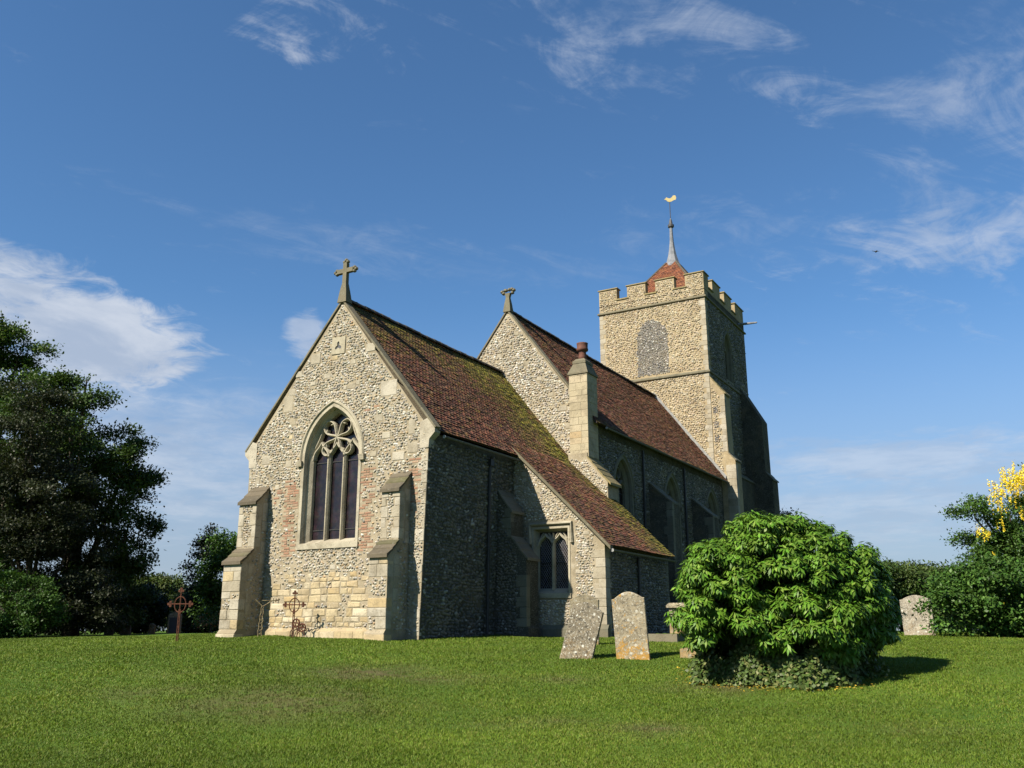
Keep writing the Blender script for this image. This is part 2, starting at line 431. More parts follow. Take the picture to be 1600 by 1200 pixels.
def inside(poly, U, V):
    U = np.asarray(U); V = np.asarray(V); r = np.zeros(U.shape, bool); n = len(poly)
    for i in range(n):
        x1, y1 = poly[i]; x2, y2 = poly[(i+1) % n]
        if y1 == y2: continue
        c = ((y1 > V) != (y2 > V)) & (U < (x2-x1)*(V-y1)/(y2-y1)+x1); r ^= c
    return r
def vnoise(x, y, s=1., seed=0.):
    return (np.sin(x*1.7*s+seed)+np.sin(y*2.1*s+seed*1.3+1.1*np.sin(x*.9*s))+np.sin((x+y)*1.23*s+2.+seed)+np.sin((x-y*1.4)*2.9*s+seed*.7))/4
PAL = {
 'east': [((.46, .43, .36), .30), ((.37, .34, .275), .30), ((.25, .235, .20), .14), ((.38, .31, .21), .13), ((.58, .55, .48), .07), ((.42, .29, .15), .04), ((.15, .145, .14), .02)],
 'nave': [((.50, .465, .39), .32), ((.40, .365, .295), .28), ((.27, .25, .21), .14), ((.40, .32, .21), .15), ((.62, .59, .52), .09), ((.17, .165, .155), .02)],
 'tower': [((.43, .355, .235), .36), ((.47, .40, .285), .24), ((.35, .28, .18), .24), ((.28, .235, .165), .08), ((.53, .47, .36), .05), ((.39, .28, .15), .03)],
 'blocked': [((.20, .19, .175), .40), ((.32, .30, .27), .25), ((.13, .125, .12), .25), ((.55, .53, .48), .10)],
 'north': [((.115, .112, .09), .40), ((.165, .155, .125), .22), ((.07, .07, .06), .20), ((.125, .115, .078), .13), ((.34, .33, .29), .05)],  # algae-dulled flints, darkened further so the colour carries the north walls' shade
}
def flints(fr, poly, cell, pal, parent, holes=(), rects=(), dens=None, size=(.42, .62), proud=.35, name='flint_facing', mt=None, seed=1):
    g = np.random.default_rng(seed)
    P = np.array(poly); u0, v0 = P.min(0); u1, v1 = P.max(0)
    nu, nv = int((u1-u0)/cell)+1, int((v1-v0)/(cell*.86))+1
    I, J = np.meshgrid(np.arange(nu), np.arange(nv))
    U = u0+(I+.5+(J % 2)*.5+g.uniform(-.33, .33, I.shape))*cell; V = v0+(J+.5+g.uniform(-.33, .33, I.shape))*cell*.86
    U = U.ravel(); V = V.ravel()
    k = inside(poly, U, V) & inside(poly, U+cell*.35, V) & inside(poly, U-cell*.35, V) & inside(poly, U, V+cell*.35)
    for h in holes: k &= ~inside(h, U, V)
    e = cell*.3
    for (a, b, c, d) in rects: k &= ~((U > a-e) & (U < b+e) & (V > c-e) & (V < d+e))
    if dens is not None: k &= g.random(len(U)) < dens(U, V)
    U, V = U[k], V[k]; n = len(U)
    S = 6
    ang = (np.arange(S)/S*2*math.pi)[None]+g.uniform(0, 6.3, (n, 1))+g.uniform(-.3, .3, (n, S))
    rad = g.uniform(*size, (n, 1))*cell*g.uniform(.75, 1.15, (n, S))
    asp = g.uniform(.62, 1.0, (n, 1)); th = g.normal(0, .45, (n, 1))
    cu, cv = rad*np.cos(ang)*1.18, rad*np.sin(ang)*asp
    ru, rv = cu*np.cos(th)-cv*np.sin(th), cu*np.sin(th)+cv*np.cos(th)
    h = cell*proud*g.uniform(.35, 1.0, (n, 1))
    tu, tv = g.normal(0, .28, (n, 1)), g.normal(0, .28, (n, 1))
    A = np.zeros((n, 2*S, 3))
    A[:, :S, 0] = U[:, None]+ru; A[:, :S, 1] = V[:, None]+rv; A[:, :S, 2] = -.006
    A[:, S:, 0] = U[:, None]+ru*.68; A[:, S:, 1] = V[:, None]+rv*.68; A[:, S:, 2] = h+ru*.68*tu+rv*.68*tv
    A[:, S:, 2] = np.maximum(A[:, S:, 2], .004)
    V3 = fr.o+A[..., 0:1]*fr.u+A[..., 1:2]*fr.v+A[..., 2:3]*fr.n
    q = np.array([[i, (i+1) % S, S+(i+1) % S] for i in range(S)]+[[i, S+(i+1) % S, S+i] for i in range(S)]+[[S, S+i, S+i+1] for i in range(1, S-1)])
    F = (q[None]+(np.arange(n)*2*S)[:, None, None]).reshape(-1, 3)
    if np.dot(np.cross(fr.u, fr.v), fr.n) < 0: F = F[:, ::-1]
    C = np.array([c for c, _ in PAL[pal]]); w = np.array([w for _, w in PAL[pal]]); w /= w.sum()
    col = C[g.choice(len(C), n, p=w)]*g.uniform(.78, 1.2, (n, 1))*g.uniform(.96, 1.04, (n, 3))
    o = fast_mesh(name, V3.reshape(-1, 3), F, mt or M['flint'], parent, np.repeat(col, 2*S, 0))
    o['kind'] = 'stuff'; return o
_blk = 0
def block(fr, u0, u1, v0, v1, name, m, parent, proud=.015, deep=.08, ch=.012, jit=.008):
    """one dressed block let into a wall, its face a little proud with worn edges"""
    J = lambda: random.uniform(-jit, jit)
    a = [(u0+J(), v0+J()), (u1+J(), v0+J()), (u1+J(), v1+J()), (u0+J(), v1+J())]
    cu, cv = (u0+u1)/2, (v0+v1)/2
    i = [(p[0]+math.copysign(ch, cu-p[0]), p[1]+math.copysign(ch, cv-p[1])) for p in a]
    pr = proud*random.uniform(.6, 1.3)
    mb = MB(); V = [fr.p(*p, -deep) for p in a]+[fr.p(*p, pr*.35) for p in a]+[fr.p(p[0], p[1], pr+J()*.4) for p in i]
    fs = [(3, 2, 1, 0), (8, 9, 10, 11)]
    for r in (0, 4):
        for k in range(4): fs.append((r+k, r+(k+1) % 4, r+4+(k+1) % 4, r+4+k))
    mb.add(V, fs); return mb.build(name, m, parent)
def quoins(x, y, sx, sy, z0, z1, m, parent, la=.42, lb=.22, h=(.22, .34), proud=.012, skip=0., lean=0., name='quoin'):
    """alternating corner stones; sx, sy point into the wall from the corner"""
    z = z0; k = 0
    while z < z1-.1:
        hh = min(random.uniform(*h), z1-z); a, b = (la, lb) if k % 2 else (lb, la)
        a *= random.uniform(.8, 1.15); b *= random.uniform(.8, 1.15); k += 1
        if random.random() >= skip:
            j = lambda: random.uniform(-.004, .004)
            xx = x+lean*(z-z0)
            xs = sorted((xx-sx*(proud+j()), xx+sx*a)); ys = sorted((y-sy*(proud+j()), y+sy*b))
            mb = MB(); c = .010
            x0, x1, y0, y1 = xs[0], xs[1], ys[0], ys[1]; za, zb = z+.006, z+hh-.006
            P = [(x0, y0), (x1, y0), (x1, y1), (x0, y1)]; mx, my = (x0+x1)/2, (y0+y1)/2
            Q = [(p[0]+math.copysign(c, mx-p[0]), p[1]+math.copysign(c, my-p[1])) for p in P]
            V = [(*q, za) for q in Q]+[(*p, za+c) for p in P]+[(p[0]+j(), p[1]+j(), zb-c) for p in P]+[(*q, zb) for q in Q]
            fs = [(3, 2, 1, 0), (12, 13, 14, 15)]
            for r in (0, 4, 8):
                for i in range(4): fs.append((r+i, r+(i+1) % 4, r+4+(i+1) % 4, r+4+i))
            mb.add(V, fs); mb.build(name, m, parent)
        z += hh

# window outlines
def arch(cx, sill, spring, hw, co, n=10):
    R = hw+co; rise = math.sqrt(R*R-co*co); a1 = math.atan2(rise, -co)
    L = []
    for i in range(n+1):
        a = math.pi+(a1-math.pi)*i/n; L.append((cx+co+R*math.cos(a), spring+R*math.sin(a)))
    Rr = [(2*cx-p[0], p[1]) for p in reversed(L[:-1])]
    return [(cx-hw, sill)]+L+Rr+[(cx+hw, sill)]
def ring(fr, outs, ns, close=True):
    """skin through outlines outs at depths ns"""
    k = len(outs[0]); V = [fr.p(*p, n) for o, n in zip(outs, ns) for p in o]; F = []
    for r in range(len(outs)-1):
        for i in range(k if close else k-1): F.append((r*k+i, r*k+(i+1) % k, (r+1)*k+(i+1) % k, (r+1)*k+i))
    return V, F
def bar(fr, pts, w, d0, d1, mb=None, closed=False):
    """moulded stone bar along a 2D curve: ridged section between depths d0 (back) and d1 (front)"""
    mb = mb or MB(); n = len(pts); P = [np.array(p, float) for p in pts]; V = []; F = []
    for i in range(n):
        a = P[(i-1) % n] if closed or i > 0 else P[i]; b = P[(i+1) % n] if closed or i < n-1 else P[i]
        t = (b-a)/max(np.linalg.norm(b-a), 1e-6); nn = np.array([-t[1], t[0]])
        for s, d in ((-.5, d0), (-.5, d0+(d1-d0)*.55), (-.16, d1), (.16, d1), (.5, d0+(d1-d0)*.55), (.5, d0)):
            q = P[i]+nn*w*s; V.append(fr.p(q[0], q[1], d))
    for i in range(n if closed else n-1):
        j = (i+1) % n
        for k in range(6): F.append((i*6+k, i*6+(k+1) % 6, j*6+(k+1) % 6, j*6+k))
    if not closed: F += [tuple(range(6)), tuple((n-1)*6+k for k in range(6))[::-1]]
    return mb.add(V, F)
def bez(p0, p1, p2, p3, n=10):
    p0, p1, p2, p3 = map(np.array, (p0, p1, p2, p3)); t = np.linspace(0, 1, n+1)[:, None]
    return [tuple(q) for q in (1-t)**3*p0+3*(1-t)**2*t*p1+3*(1-t)*t*t*p2+t**3*p3]
def ogee(x0, x1, y, rise, n=7):
    xm = (x0+x1)/2; w = (x1-x0)/2
    L = bez((x0, y), (x0+.05*w, y+rise*.62), (xm-.42*w, y+rise*.50), (xm, y+rise), n)
    return L+[(2*xm-p[0], p[1]) for p in reversed(L[:-1])]

# ================================================================== THE GROUND
def build_ground():
    t = np.linspace(-1, 1, 261); g = np.sinh(t*5.2)/np.sinh(5.2)
    X = 6+g*900; Y = -2+g*900
    # finer spacing inside the churchyard
    XX, YY = np.meshgrid(X, Y); Z = ground_z(XX, YY)
    V = np.stack([XX, YY, Z], -1).reshape(-1, 3); n = len(t)
    I, J = np.meshgrid(np.arange(n-1), np.arange(n-1)); b = (J*n+I).ravel()
    F = np.stack([b, b+1, b+n+1, b+n], 1)
    o = fast_mesh('ground', V, F, M['ground'], smooth=True)
    a = o.data.attributes.new('bare', 'FLOAT_COLOR', 'POINT')
    w = bare(V[:, 0], V[:, 1])
    a.data.foreach_set('color', np.stack([w, w, w, np.ones_like(w)], 1).astype(np.float32).ravel())
    tag(o, 'mown green lawn of the churchyard rising to the church', kind='structure')
BARE = []
for px, py, rx, ry, am in ((570, 1052, 1.2, .5, 1.), (430, 1100, 1.7, .55, .8), (690, 1062, .9, .3, .7), (880, 1062, .5, .2, .85), (1000, 1140, .6, .25, .75), (830, 1130, .7, .2, .55), (225, 1083, .9, .3, .6), (1130, 1075, .9, .35, .8), (480, 1080, .8, .25, .7), (1440, 1140, .5, .25, .4), (260, 1055, .6, .2, .4)):
    q = on_ground(px, py); BARE.append((q[0], q[1], rx, ry, am))
def bare(x, y):
    x = np.asarray(x); y = np.asarray(y); w = np.zeros(np.shape(x))
    for bx, by, rx, ry, am in BARE:
        u = (x-bx)*RT[0]+(y-by)*RT[1]; v = (x-bx)*(-RT[1])+(y-by)*RT[0]
        w = np.maximum(w, am*np.exp(-((u/rx)**2+(v/(ry*2.0))**2)))
    return w
build_ground()

# ================================================================== THE CHURCH
church = empty('church')
tag(church, 'flint and stone parish church with red tiled roofs and battlemented tower', 'church')
EAST = Frame((0, 0, 0), (1, 0, 0), (0, -1, 0))                    # plane of the east chancel wall
def eastf(Y): return Frame((0, Y, 0), (1, 0, 0), (0, -1, 0))
def northf(X): return Frame((X, 0, 0), (0, 1, 0), (1, 0, 0))

def window(fr, cx, sill, spring, hw, co, name, m, frame=.20, depth=.34, lights=3, hood=True, bars=True, glassmat=None, square=False):
    """stone framed window; returns the outline the wall must leave open"""
    if square:
        out = lambda k: [(cx-hw+k, sill+k*.3), (cx-hw+k, spring-k), (cx+hw-k, spring-k), (cx+hw-k, sill+k*.3)]
        o0, o1, o2, o3 = out(0), out(frame*.45), out(frame*.62), out(frame)
    else:
        o0 = arch(cx, sill, spring, hw, co); o1 = arch(cx, sill+.03, spring, hw-frame*.40, co); o2 = arch(cx, sill+.05, spring, hw-frame*.55, co); o3 = arch(cx, sill+.08, spring, hw-frame, co)
    mb = MB(); mb.add(*ring(fr, [o0, o0, o1, o2, o2, o3, o3], [-.05, .022, .022, -.07, -.12, -.24, -depth-.1]))
    w = mb.build(name, m, church)
    iw = hw-frame
    # sill
    s = MB(); z0, z1 = sill-.14, sill+.09
    pts = [(cx-hw-.02, z0), (cx+hw+.02, z0), (cx+hw+.02, sill+.0), (cx-hw-.02, sill+.0)]
    V = [fr.p(*p, -.06) for p in pts]+[fr.p(*p, .05) for p in pts]; s.hexa(V)
    a = [(cx-iw-.02, sill-.02), (cx+iw+.02, sill-.02)]
    s.hexa([fr.p(*a[0], -depth), fr.p(*a[1], -depth), fr.p(*a[1], .03), fr.p(*a[0], .03), fr.p(a[0][0], sill+.16, -depth), fr.p(a[1][0], sill+.16, -depth), fr.p(a[1][0], sill+.01, .03), fr.p(a[0][0], sill+.01, .03)])
    s.build('sill', m, w)
    d0, d1 = -depth, -depth+.15
    gm = glassmat or M['glass']
    lw = 2*iw/lights
    top = spring
    for k in range(1, lights):
        x = cx-iw+lw*k
        yt = (spring-frame-.28) if square else spring+.06
        bar(fr, [(x, sill+.1), (x, yt)], .105, d0, d1).build('mullion', m, w)
    # panes, one for each light, and the glass behind the tracery
    for k in range(lights):
        x0, x1 = cx-iw+lw*k, cx-iw+lw*(k+1)
        yt = spring-frame if square else spring
        p = MB(); p.hexa([fr.p(x0, sill+.02, -depth-.03), fr.p(x1, sill+.02, -depth-.03), fr.p(x1, sill+.02, -depth-.012), fr.p(x0, sill+.02, -depth-.012), fr.p(x0, yt, -depth-.03), fr.p(x1, yt, -depth-.03), fr.p(x1, yt, -depth-.012), fr.p(x0, yt, -depth-.012)])
        p.build('pane', gm, w)
        if bars:
            for yb in ((sill+.55*0+.42, spring-.12) if not square else (sill+(spring-sill)*.45,)):
                b = MB(); b.hexa([fr.p(x0+.04, yb, -depth-.01), fr.p(x1-.04, yb, -depth-.01), fr.p(x1-.04, yb, -depth+.015), fr.p(x0+.04, yb, -depth+.015), fr.p(x0+.04, yb+.022, -depth-.01), fr.p(x1-.04, yb+.022, -depth-.01), fr.p(x1-.04, yb+.022, -depth+.015), fr.p(x0+.04, yb+.022, -depth+.015)])
                b.build('saddle_bar', M['iron'], w)
    if not square:
        o = [q for q in arch(cx, spring-.02, spring, iw+.02, co)]
        mbp = MB(); tri = tessellate_polygon([[Vector((q[0], q[1], 0)) for q in o]])
        mbp.add([fr.p(*q, -depth-.035) for q in o], [tuple(t) for t in tri]); mbp.build('tracery_pane', gm, w)
    if hood and not square:
        h = [q for q in arch(cx, spring-.12, spring, hw+.05, co)]
        bar(fr, h, .10, -.02, .07).build('hood_mould', m, w)
        for q in (h[0], h[-1]):
            hs = MB(); hs.hexa([fr.p(q[0]-.09, q[1]-.10, -.02), fr.p(q[0]+.09, q[1]-.10, -.02), fr.p(q[0]+.09, q[1]-.10, .09), fr.p(q[0]-.09, q[1]-.10, .09), fr.p(q[0]-.10, q[1]+.06, -.02), fr.p(q[0]+.10, q[1]+.06, -.02), fr.p(q[0]+.10, q[1]+.06, .12), fr.p(q[0]-.10, q[1]+.06, .12)])
            hs.build('hood_stop', m, w)
    return w, o0, iw, d0, d1

def slope_strip(fr_pts, name, m, parent, thick):  # slab through four top corners
    a, b, c, d = [np.array(p, float) for p in fr_pts]; n = np.cross(b-a, d-a); n /= np.linalg.norm(n); n = n if n[2] > 0 else -n
    mb = MB(); mb.hexa([tuple(p-n*thick) for p in (a, b, c, d)]+[tuple(p) for p in (a, b, c, d)]); return mb.build(name, m, parent)

# ---------------------------------------------------------- chancel east wall
wx0, wx1 = -6.6, .25
AP = -3.12
east_outer = [(-6.5, -.5), (.05, -.5), (wx1, 5.62), (AP, 9.98), (wx0, 5.62)]
win_outer = arch(-3.26, 2.62, 5.18, 1.14, .58)
tre = [(-3.46+.0, 8.34), (-3.06, 8.34), (-3.06, 8.86), (-3.46, 8.86)]   # small trefoil panel
wall_c = panel(EAST, east_outer, [win_outer], .5, 'chancel_wall', M['mortar'], church)
w, _, iw, d0, d1 = window(EAST, -3.26, 2.62, 5.18, 1.14, .58, 'window', M['freestone'], frame=.24)
tag(w, 'tall pointed three-light window with flowing petal tracery')
# flowing tracery
tr = MB(); cx = -3.26; sp = 5.18
lw = 2*iw/3
for k in range(3):
    x0, x1 = cx-iw+lw*k, cx-iw+lw*(k+1)
    bar(EAST, ogee(x0, x1, sp-.02, .52 if k != 1 else .46), .085, d0, d1, tr)
def petal(ax_, ay_, L, wd, n=9):
    c = np.array((cx, sp+.62)); a = np.array((ax_, ay_)); a = a/np.linalg.norm(a); b = np.array((-a[1], a[0]))
    f = lambda s, t: tuple(c+a*s+b*t)
    A = bez(f(0, 0), f(L*.30, wd*.15), f(L*.45, wd*1.0), f(L*.75, wd*.80), n)+bez(f(L*.75, wd*.80), f(L*.98, wd*.62), f(L*1.0, wd*.25), f(L, 0), 6)[1:]
    B = bez(f(L, 0), f(L*1.0, -wd*.25), f(L*.98, -wd*.62), f(L*.75, -wd*.80), 6)[1:]+bez(f(L*.75, -wd*.80), f(L*.45, -wd*1.0), f(L*.30, -wd*.15), f(0, 0), n)[1:-1]
    return A+B, f
for sx in (-1, 1):
    pl, f = petal(sx*.62, .60, .66, .235); bar(EAST, pl, .075, d0, d1, tr, True)
    bar(EAST, [f(.42, .19), f(.47, .09)], .05, d0, d1-.02, tr); bar(EAST, [f(.42, -.19), f(.47, -.09)], .05, d0, d1-.02, tr)
    pl, f = petal(sx*.60, -.56, .70, .225); bar(EAST, pl, .075, d0, d1, tr, True)
    bar(EAST, [f(.42, .18), f(.48, .09)], .05, d0, d1-.02, tr); bar(EAST, [f(.42, -.18), f(.48, -.09)], .05, d0, d1-.02, tr)
    # outer mouchettes sweeping from the jamb up beside the petals
    bar(EAST, bez((cx+sx*iw, sp+.30), (cx+sx*(iw-.12), sp+.45), (cx+sx*.62, sp+.70), (cx+sx*.56, sp+1.02), 8), .065, d0, d1-.02, tr)
tr.build('tracery', M['freestone'], w)

# large single stones scattered in the flint, and quoins
RECT = []
def put(fr, u, v, a, b, m, parent, rects, name='stone', **kw):
    block(fr, u-a/2, u+a/2, v-b/2, v+b/2, name, m, parent, **kw); rects.append((u-a/2, u+a/2, v-b/2, v+b/2))
# trefoil vent stone
tfo = [(-3.2+(.092+.046*math.cos(3*(t-math.pi/2)))*math.cos(t), 8.58+(.10+.05*math.cos(3*(t-math.pi/2)))*math.sin(t)) for t in np.linspace(0, 2*math.pi, 31)[:-1]]
RECT.append((-3.48, -2.92, 8.32, 8.88))
panel(eastf(-.03), [(-3.46, 8.34), (-2.94, 8.32), (-2.93, 8.86), (-3.45, 8.87)], [tfo], .06, 'vent_stone', M['freestone'], wall_c)
vb = MB(); vb.hexa([EAST.p(-3.40, 8.38, -.02), EAST.p(-3.0, 8.38, -.02), EAST.p(-3.0, 8.38, .002), EAST.p(-3.40, 8.38, .002), EAST.p(-3.40, 8.8, -.02), EAST.p(-3.0, 8.8, -.02), EAST.p(-3.0, 8.8, .002), EAST.p(-3.40, 8.8, .002)])
vb.build('vent_back', M['darklead'], wall_c)
for u, v, a, b in ((-5.12, 7.0, .36, .50), (-5.0, 7.35, .25, .2), (-1.22, 7.0, .58, .46), (-1.95, 8.35, .34, .26), (-4.1, 8.3, .40, .32), (-4.75, 7.9, .25, .2), (-2.62, 7.25, .30, .16), (-1.55, 6.15, .28, .2), (-1.25, 5.6, .30, .18), (-4.9, 6.4, .26, .2),
                   (-5.9, 5.3, .34, .26), (-2.6, 8.0, .2, .14), (-.35, 5.75, .22, .42), (-.30, 5.15, .34, .30), (-3.6, 7.7, .22, .16), (-.8, 4.95, .42, .24), (-4.95, 5.1, .24, .2), (-1.7, 5.1, .24, .16), (-3.0, 1.95, .2, .13), (-4.6, 1.85, .18, .13)):
    put(EAST, u, v, a, b, M['limestone'], wall_c, RECT)
for k in range(46):     # smaller stray blocks
    u, v = random.uniform(-6.2, -.2), random.uniform(2.2, 8.6)
    if abs(u-AP) > (9.6-v)/1.27-.5 or inside(arch(-3.26, 2.3, 5.3, 1.5, .58), np.array([u]), np.array([v]))[0]: continue
    a, b = random.uniform(.12, .24), random.uniform(.08, .16)
    if any(u+a/2 > r[0] and u-a/2 < r[1] and v+b/2 > r[2] and v-b/2 < r[3] for r in RECT): continue
    put(EAST, u, v, a, b, M['limestone'] if random.random() < .75 else M['rubble'], wall_c, RECT)
# red brick repairs on both sides of the window and near the corner
def brick_patch(u0, u1, v0, v1, keep, parent=wall_c, fr=EAST, rects=RECT):
    v = v0; r = 0
    while v < v1:
        u = u0+(0 if r % 2 else -.11)
        while u < u1:
            L = .215 if random.random() < .75 else .105
            if random.random() < keep and not any(u+L > q[0] and u < q[1] and v+.055 > q[2] and v < q[3] for q in rects):
                block(fr, u, u+L, v, v+.058, 'brick', M['brick'], parent, proud=.012, ch=.006, jit=.004); rects.append((u, u+L, v, v+.058))
            u += L+.014
        v += .074; r += 1
brick_patch(-4.92, -4.62, 2.3, 4.55, .66); brick_patch(-2.02, -1.72, 2.35, 4.7, .60); brick_patch(-.30, -.12, 3.3, 4.9, .6); brick_patch(-5.35, -5.0, 3.9, 4.3, .3); brick_patch(-1.98, -1.75, 6.4, 6.8, .3)
# coursed yellow rubble low in the wall
v = .30
while v < 1.78:
    hgt = random.uniform(.09, .23); u = -5.62+random.uniform(0, .15)
    while u < -.95:
        L = random.uniform(.14, .5) if hgt > .15 else random.uniform(.12, .3)
        pr = .70 if v < 1.5 else .45
        if v > 1.35 and u < -4.6: pr = .35
        if random.random() < pr and u+L < -.93:
            block(EAST, u, u+L, v, v+hgt, 'stone', M['rubble'], wall_c, proud=.018, ch=.022, jit=.020); RECT.append((u, u+L, v, v+hgt))
        u += L+random.uniform(.015, .05)
    v += hgt+.02
# plinth
pm = MB()
pm.prism([(-.09, -.5), (-.09, .18), (-.0, .27), (.10, .27), (.10, -.5)], -5.66, -.93, 'x'); pl = pm.build('plinth', M['rubble'], church)
u = -5.64
while u < -1.05:
    L = random.uniform(.25, .6); L = min(L, -.94-u)
    block(Frame((0, -.09, 0), (1, 0, 0), (0, -1, 0)), u, u+L-.012, -.1, .17, 'stone', M['rubble'], pl, proud=.012, ch=.015, jit=.006); u += L
def dens_e(U, V):
    n = vnoise(U, V, .8, .4)
    d = np.full(U.shape, .97)
    smooth = np.exp(-(((U+1.5)/.75)**2+((V-3.2)/1.4)**2))+.8*np.exp(-(((U+4.95)/.55)**2+((V-3.4)/1.3)**2))+.6*np.exp(-(((U+5.0)/.9)**2+((V-1.7)/.45)**2))
    d -= smooth*.72*(1+.4*n)
    d = np.where(V < 1.75, .62, d)
    return np.clip(d, .08, 1)
flints(EAST, [(-6.5, .05), (.06, .05), (.22, 5.58), (AP, 9.92), (-6.57, 5.58)], .088, 'east', wall_c, [arch(-3.26, 2.48, 5.18, 1.20, .58)], RECT, dens_e, seed=3)
z = .05; k = 0
while z < 5.3:      # corner stones of the east wall, following its lean
    h = random.uniform(.2, .36); xr = .0665+.0327*(z+h/2); L = (.34 if k % 2 else .2)*random.uniform(.8, 1.2); k += 1
    if random.random() > .15: block(EAST, xr-L, xr+.004, z+.006, z+h-.006, 'quoin', M['limestone'], wall_c, proud=.014, deep=.1, jit=.006)
    z += h
quoins(-6.5, 0, 1, 1, 2.6, 5.4, M['limestone'], wall_c, .42, .3, (.22, .38), .012, .1, lean=-.015)

# side walls of the chancel
mb = MB(); mb.hexa([(-.45, .5, -.5), (.05, .5, -.5), (.05, 9.6, -.5), (-.45, 9.6, -.5), (-.45, .5, 5.55), (.25, .5, 5.55), (.25, 9.6, 5.55), (-.45, 9.6, 5.55)])
mb.hexa([(-.45, 0.012, -.5), (.058, .012, -.5), (.058, .505, -.5), (-.45, .505, -.5), (-.45, .012, 5.5), (.256, .012, 5.5), (.256, .505, 5.5), (-.45, .505, 5.5)])
wn = mb.build('chancel_side_wall', M['mortar_north_shade'], church)
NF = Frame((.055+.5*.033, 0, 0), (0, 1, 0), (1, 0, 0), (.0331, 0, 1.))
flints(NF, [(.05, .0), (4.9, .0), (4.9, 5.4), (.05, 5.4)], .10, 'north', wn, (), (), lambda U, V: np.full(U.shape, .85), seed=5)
mb = MB(); mb.hexa([(-6.5, .5, -.5), (-6.0, .5, -.5), (-6.0, 9.6, -.5), (-6.5, 9.6, -.5), (-6.6, .5, 5.55), (-6.0, .5, 5.55), (-6.0, 9.6, 5.55), (-6.6, 9.6, 5.55)]); mb.build('chancel_side_wall', M['mortar'], church)

# ---------------------------------------------------------- buttresses
def profile_buttress(fr, w0, w1, prof, m, name='buttress', par=church):
    """prof: (out, z) outline, extruded over w0..w1 along the wall; fr.n points out of the wall"""
    mb = MB(); n = len(prof); P = [fr.p(w0, z, o) for o, z in prof]+[fr.p(w1, z, o) for o, z in prof]
    tri = tessellate_polygon([[Vector((p[0], p[1], 0)) for p in prof]])
    mb.add(P, [tuple(t) for t in tri]+[tuple(i+n for i in reversed(t)) for t in tri]+[(i, (i+1) % n, n+(i+1) % n, n+i) for i in range(n)])
    return mb.build(name, m, par)
def setoff(fr, w0, w1, o0, z0, o1, z1, m, par, n=3, t=.06, lip=.06):
    """weathering slabs on a sloping set-off from (o0,z0) low/outer to (o1,z1) high/inner"""
    for k in range(n):
        a, b = k/n, (k+1)/n+.05
        oa, za, ob, zb = o0+(o1-o0)*a, z0+(z1-z0)*a, o0+(o1-o0)*min(b, 1), z0+(z1-z0)*min(b, 1)
        if k == 0: oa += lip; za -= lip*(z1-z0)/max(o0-o1, .01)*.5
        l = .03+k*.004; tt = t
        P = [fr.p(w0-l, za-.02, oa), fr.p(w1+l, za-.02, oa), fr.p(w1+l, zb-.02, ob), fr.p(w0-l, zb-.02, ob), fr.p(w0-l, za+tt, oa), fr.p(w1+l, za+tt, oa), fr.p(w1+l, zb+tt*.5, ob), fr.p(w0-l, zb+tt*.5, ob)]
        mb = MB(); mb.hexa(P); mb.build('weathering_slab', m, par)
def east_buttress(x0, x1, seed):
    pr = [(-.05, -.5), (1.0, -.5), (1.0, .12), (.92, .22), (.92, 2.12), (.50, 2.55), (.48, 3.92), (-.05, 4.46)]
    b = profile_buttress(EAST, x0, x1, pr, M['mortar'])
    setoff(EAST, x0, x1, .92, 2.12, .50, 2.52, M['slab'], b, 3, .075, .09)
    setoff(EAST, x0, x1, .49, 3.92, .0, 4.44, M['slab'], b, 3, .07, .08)
    ff = eastf(-.92); rc = []
    z = .24
    while z < 2.0:
        h = random.uniform(.2, .34); h = min(h, 2.08-z)
        s = random.random()
        if s < .35: cuts = [x0-.012, x1+.012]
        else: c = x0+(x1-x0)*random.uniform(.38, .62); cuts = [x0-.012, c, x1+.012]
        for a, bb in zip(cuts[:-1], cuts[1:]):
            if random.random() < .84: block(ff, a, bb-.01, z, z+h-.012, 'stone', M['limestone'] if random.random() < .7 else M['rubble'], b, proud=.015, deep=.22, jit=.005); rc.append((a, bb, z, z+h))
        z += h
    block(eastf(-1.0), x0-.02, x1+.02, -.2, .10, 'stone', M['rubble'], b, proud=.03, deep=.3)
    flints(ff, [(x0+.03, .2), (x1-.03, .2), (x1-.03, 2.0), (x0+.03, 2.0)], .085, 'east', b, (), rc, seed=seed)
    f2 = eastf(-.49); z = 2.6; k = 0; rc = []
    while z < 3.85:
        h = min(random.uniform(.22, .36), 3.88-z)
        wd = .16 if k % 2 else .24; k += 1
        for a, bb in ((x0-.012, x0+wd*.9), (x1-wd, x1+.012)):
            block(f2, a, bb, z, z+h-.012, 'stone', M['limestone'], b, proud=.014, deep=.22, jit=.005); rc.append((a, bb, z, z+h))
        z += h
    flints(f2, [(x0+.05, 2.6), (x1-.05, 2.6), (x1-.05, 3.85), (x0+.05, 3.85)], .08, 'east', b, (), rc, seed=seed+1)
    # the shaded flank that looks north
    f3 = northf(x1); z = .3; rc = []
    while z < 3.7:
        h = random.uniform(.25, .36); lim = -.9 if z < 2 else -.46
        L = random.uniform(.28, .45)
        if random.random() < .55 and z > .3: block(f3, lim+.24, lim+.24+L*.6, z, z+h-.01, 'stone', M['limestone'], b, proud=.01, jit=.005); rc.append((lim+.24, lim+.24+L*.6, z, z+h))
        z += h
    flints(f3, [(-.68, .2), (-.02, .2), (-.02, 4.2), (-.25, 3.9), (-.25, 2.6), (-.68, 2.1)], .09, 'east', b, (), rc, lambda U, V: np.full(U.shape, .55), seed=seed+2)
    return b
east_buttress(-6.36, -5.66, 21); east_buttress(-.93, -.33, 31)

